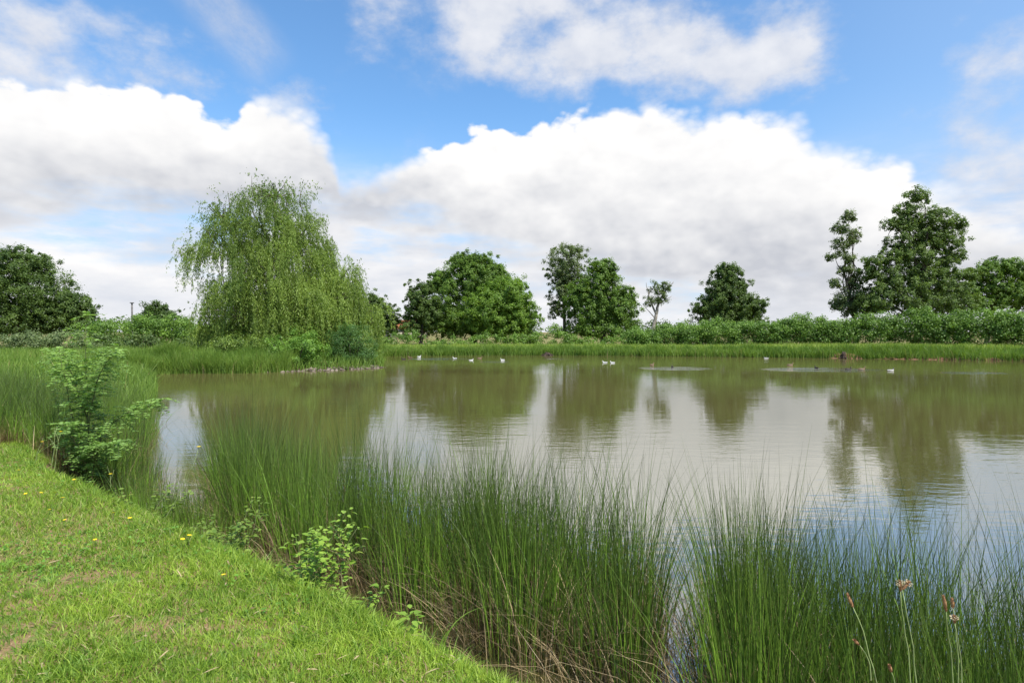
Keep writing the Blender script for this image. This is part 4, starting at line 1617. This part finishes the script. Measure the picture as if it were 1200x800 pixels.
def pole():
    D = 74
    b = W(155, 400, D); b[2] = float(ground(b[0], D)) - 0.3
    t = W(155, 355, D)
    e = empty('utility_pole', tuple(b))
    tag(e, 'thin grey wooden utility pole rising behind the left hedge', 'pole')
    G = Geo(); tube(G, [b, t], [0.13, 0.10], 8)
    G.build('pole', bark_mat('grey_pole', (0.10, 0.095, 0.09), (0.17, 0.16, 0.15)), e, smooth=True, origin=tuple(b))
    G = Geo(); box(G, t + np.array([0, 0, 0.02]), (0.34, 0.34, 0.10))
    G.build('cap', plain('pole_cap', (0.12, 0.12, 0.12), 0.5), e, origin=tuple(b))


pole()


# ------------------------------------------------------------------ ducks
def duck_mesh(name, colour_body, colour_head, beak_c, L=0.42, sit=0.0):
    """swimming duck facing +X: rings along body, neck and head"""
    e = empty(name, (0, 0, 0))
    path = [(-0.50, 0.16, 0.010), (-0.44, 0.15, 0.045), (-0.32, 0.10, 0.105), (-0.12, 0.07, 0.155), (0.10, 0.06, 0.165), (0.28, 0.08, 0.14), (0.37, 0.15, 0.095),
            (0.385, 0.24, 0.062), (0.385, 0.32, 0.055), (0.41, 0.385, 0.072), (0.455, 0.40, 0.066), (0.50, 0.395, 0.035), (0.515, 0.39, 0.006)]
    G = Geo()
    pts = np.array([(x * L, 0, z * L) for x, z, r in path]); r = np.array([q[2] for q in path]) * L
    tube(G, pts, r, 12)
    n = G.n
    body = G.build('body', None, e, smooth=True)
    for ch_n, c in (('feathers_body', colour_body), ('feathers_head', colour_head)):
        body.data.materials.append(plain(name + '_' + ch_n, c, 0.7, 0.2))
    for p in body.data.polygons:
        if p.center.x > 0.36 * L and p.center.z > 0.2 * L:
            p.material_index = 1
    G = Geo()
    h = np.array([0.50 * L, 0, 0.385 * L])
    tube(G, [h, h + np.array([0.05 * L, 0, -0.012 * L]), h + np.array([0.115 * L, 0, -0.03 * L])], [0.032 * L, 0.026 * L, 0.012 * L], 8)
    G.build('beak', plain(name + '_beak', beak_c, 0.5), e, smooth=True)
    G = Geo()
    for s in (-1, 1):
        V, f = leaf_full(np.array([[0.22 * L, s * 0.135 * L, 0.14 * L]]), np.array([[-1, s * 0.05, 0.03]]), np.array([[0, s * 1.0, 0.5]]), 0.62 * L, 0.2 * L, 0.1, -0.02)
        G.add(V, f, 0.5)
    wing = G.build('wings', plain(name + '_wing', tuple(min(1, c * 0.8 + 0.01) for c in colour_body), 0.7), e)
    return e


def copy_tree(o):
    c = o.copy(); COL.objects.link(c)
    for ch in list(o.children):
        d = ch.copy(); COL.objects.link(d); d.parent = c
    return c


WH = duck_mesh('white_duck', (0.66, 0.65, 0.62), (0.68, 0.67, 0.64), (0.75, 0.38, 0.08), 0.40)
DK = duck_mesh('dark_duck', (0.05, 0.04, 0.035), (0.02, 0.022, 0.022), (0.5, 0.42, 0.2), 0.44)
PI_ = duck_mesh('pied_duck', (0.50, 0.48, 0.44), (0.03, 0.035, 0.03), (0.5, 0.42, 0.1), 0.44)
BR = duck_mesh('brown_duck', (0.22, 0.15, 0.09), (0.20, 0.14, 0.09), (0.4, 0.25, 0.08), 0.46)
GD = 'ducks swimming on the pond'
DUCKS = [(DK, 473, 421, 180, 'dark duck nearest the stony tip of the willow bank'),
         (BR, 481, 419.5, 160, 'brown duck just behind the dark duck near the willow bank'),
         (WH, 491, 418.2, 20, 'white duck close to the far sedge right of the willow bank'),
         (WH, 533, 420.2, 180, 'white duck swimming alone in front of the big round oak reflection'),
         (WH, 552, 422.4, 10, 'largest looking white duck left of centre on dark reflections'),
         (BR, 562, 420, 0, 'brown duck between two white ducks left of centre'),
         (WH, 589, 422, 200, 'white duck rightmost of the group left of centre'),
         (WH, 709, 425, 170, 'left white duck of the close pair in mid pond'),
         (WH, 718, 425.3, 185, 'right white duck of the close pair in mid pond'),
         (BR, 764, 428, 40, 'brown duck at the left end of the middle ripples'),
         (DK, 788, 430.5, 250, 'black duck among the middle ripples right of the white pair'),
         (PI_, 898, 420, 170, 'pied white duck with dark head near the right bank sedge'),
         (BR, 926, 428, 0, 'brown duck behind the long streak of ripples on the right'),
         (DK, 957, 431.5, 90, 'black duck in the middle of the long ripple streak on the right'),
         (DK, 994, 433, 0, 'black duck trailing the pied one at the right ripple streak'),
         (BR, 1010, 433, 0, 'brown duck just behind the leading pied duck on the right'),
         (PI_, 1044, 434.5, 0, 'pied duck leading at the right end of the ripple streak')]
used = set()
for src, px, py, ang, lab in DUCKS:
    o = src if src.name not in used else copy_tree(src)
    used.add(src.name)
    x, y = wpt(px, py)
    o.location = (x, y, -0.012)
    o.rotation_euler = (0, 0, math.radians(ang))
    tag(o, lab, 'duck', GD)
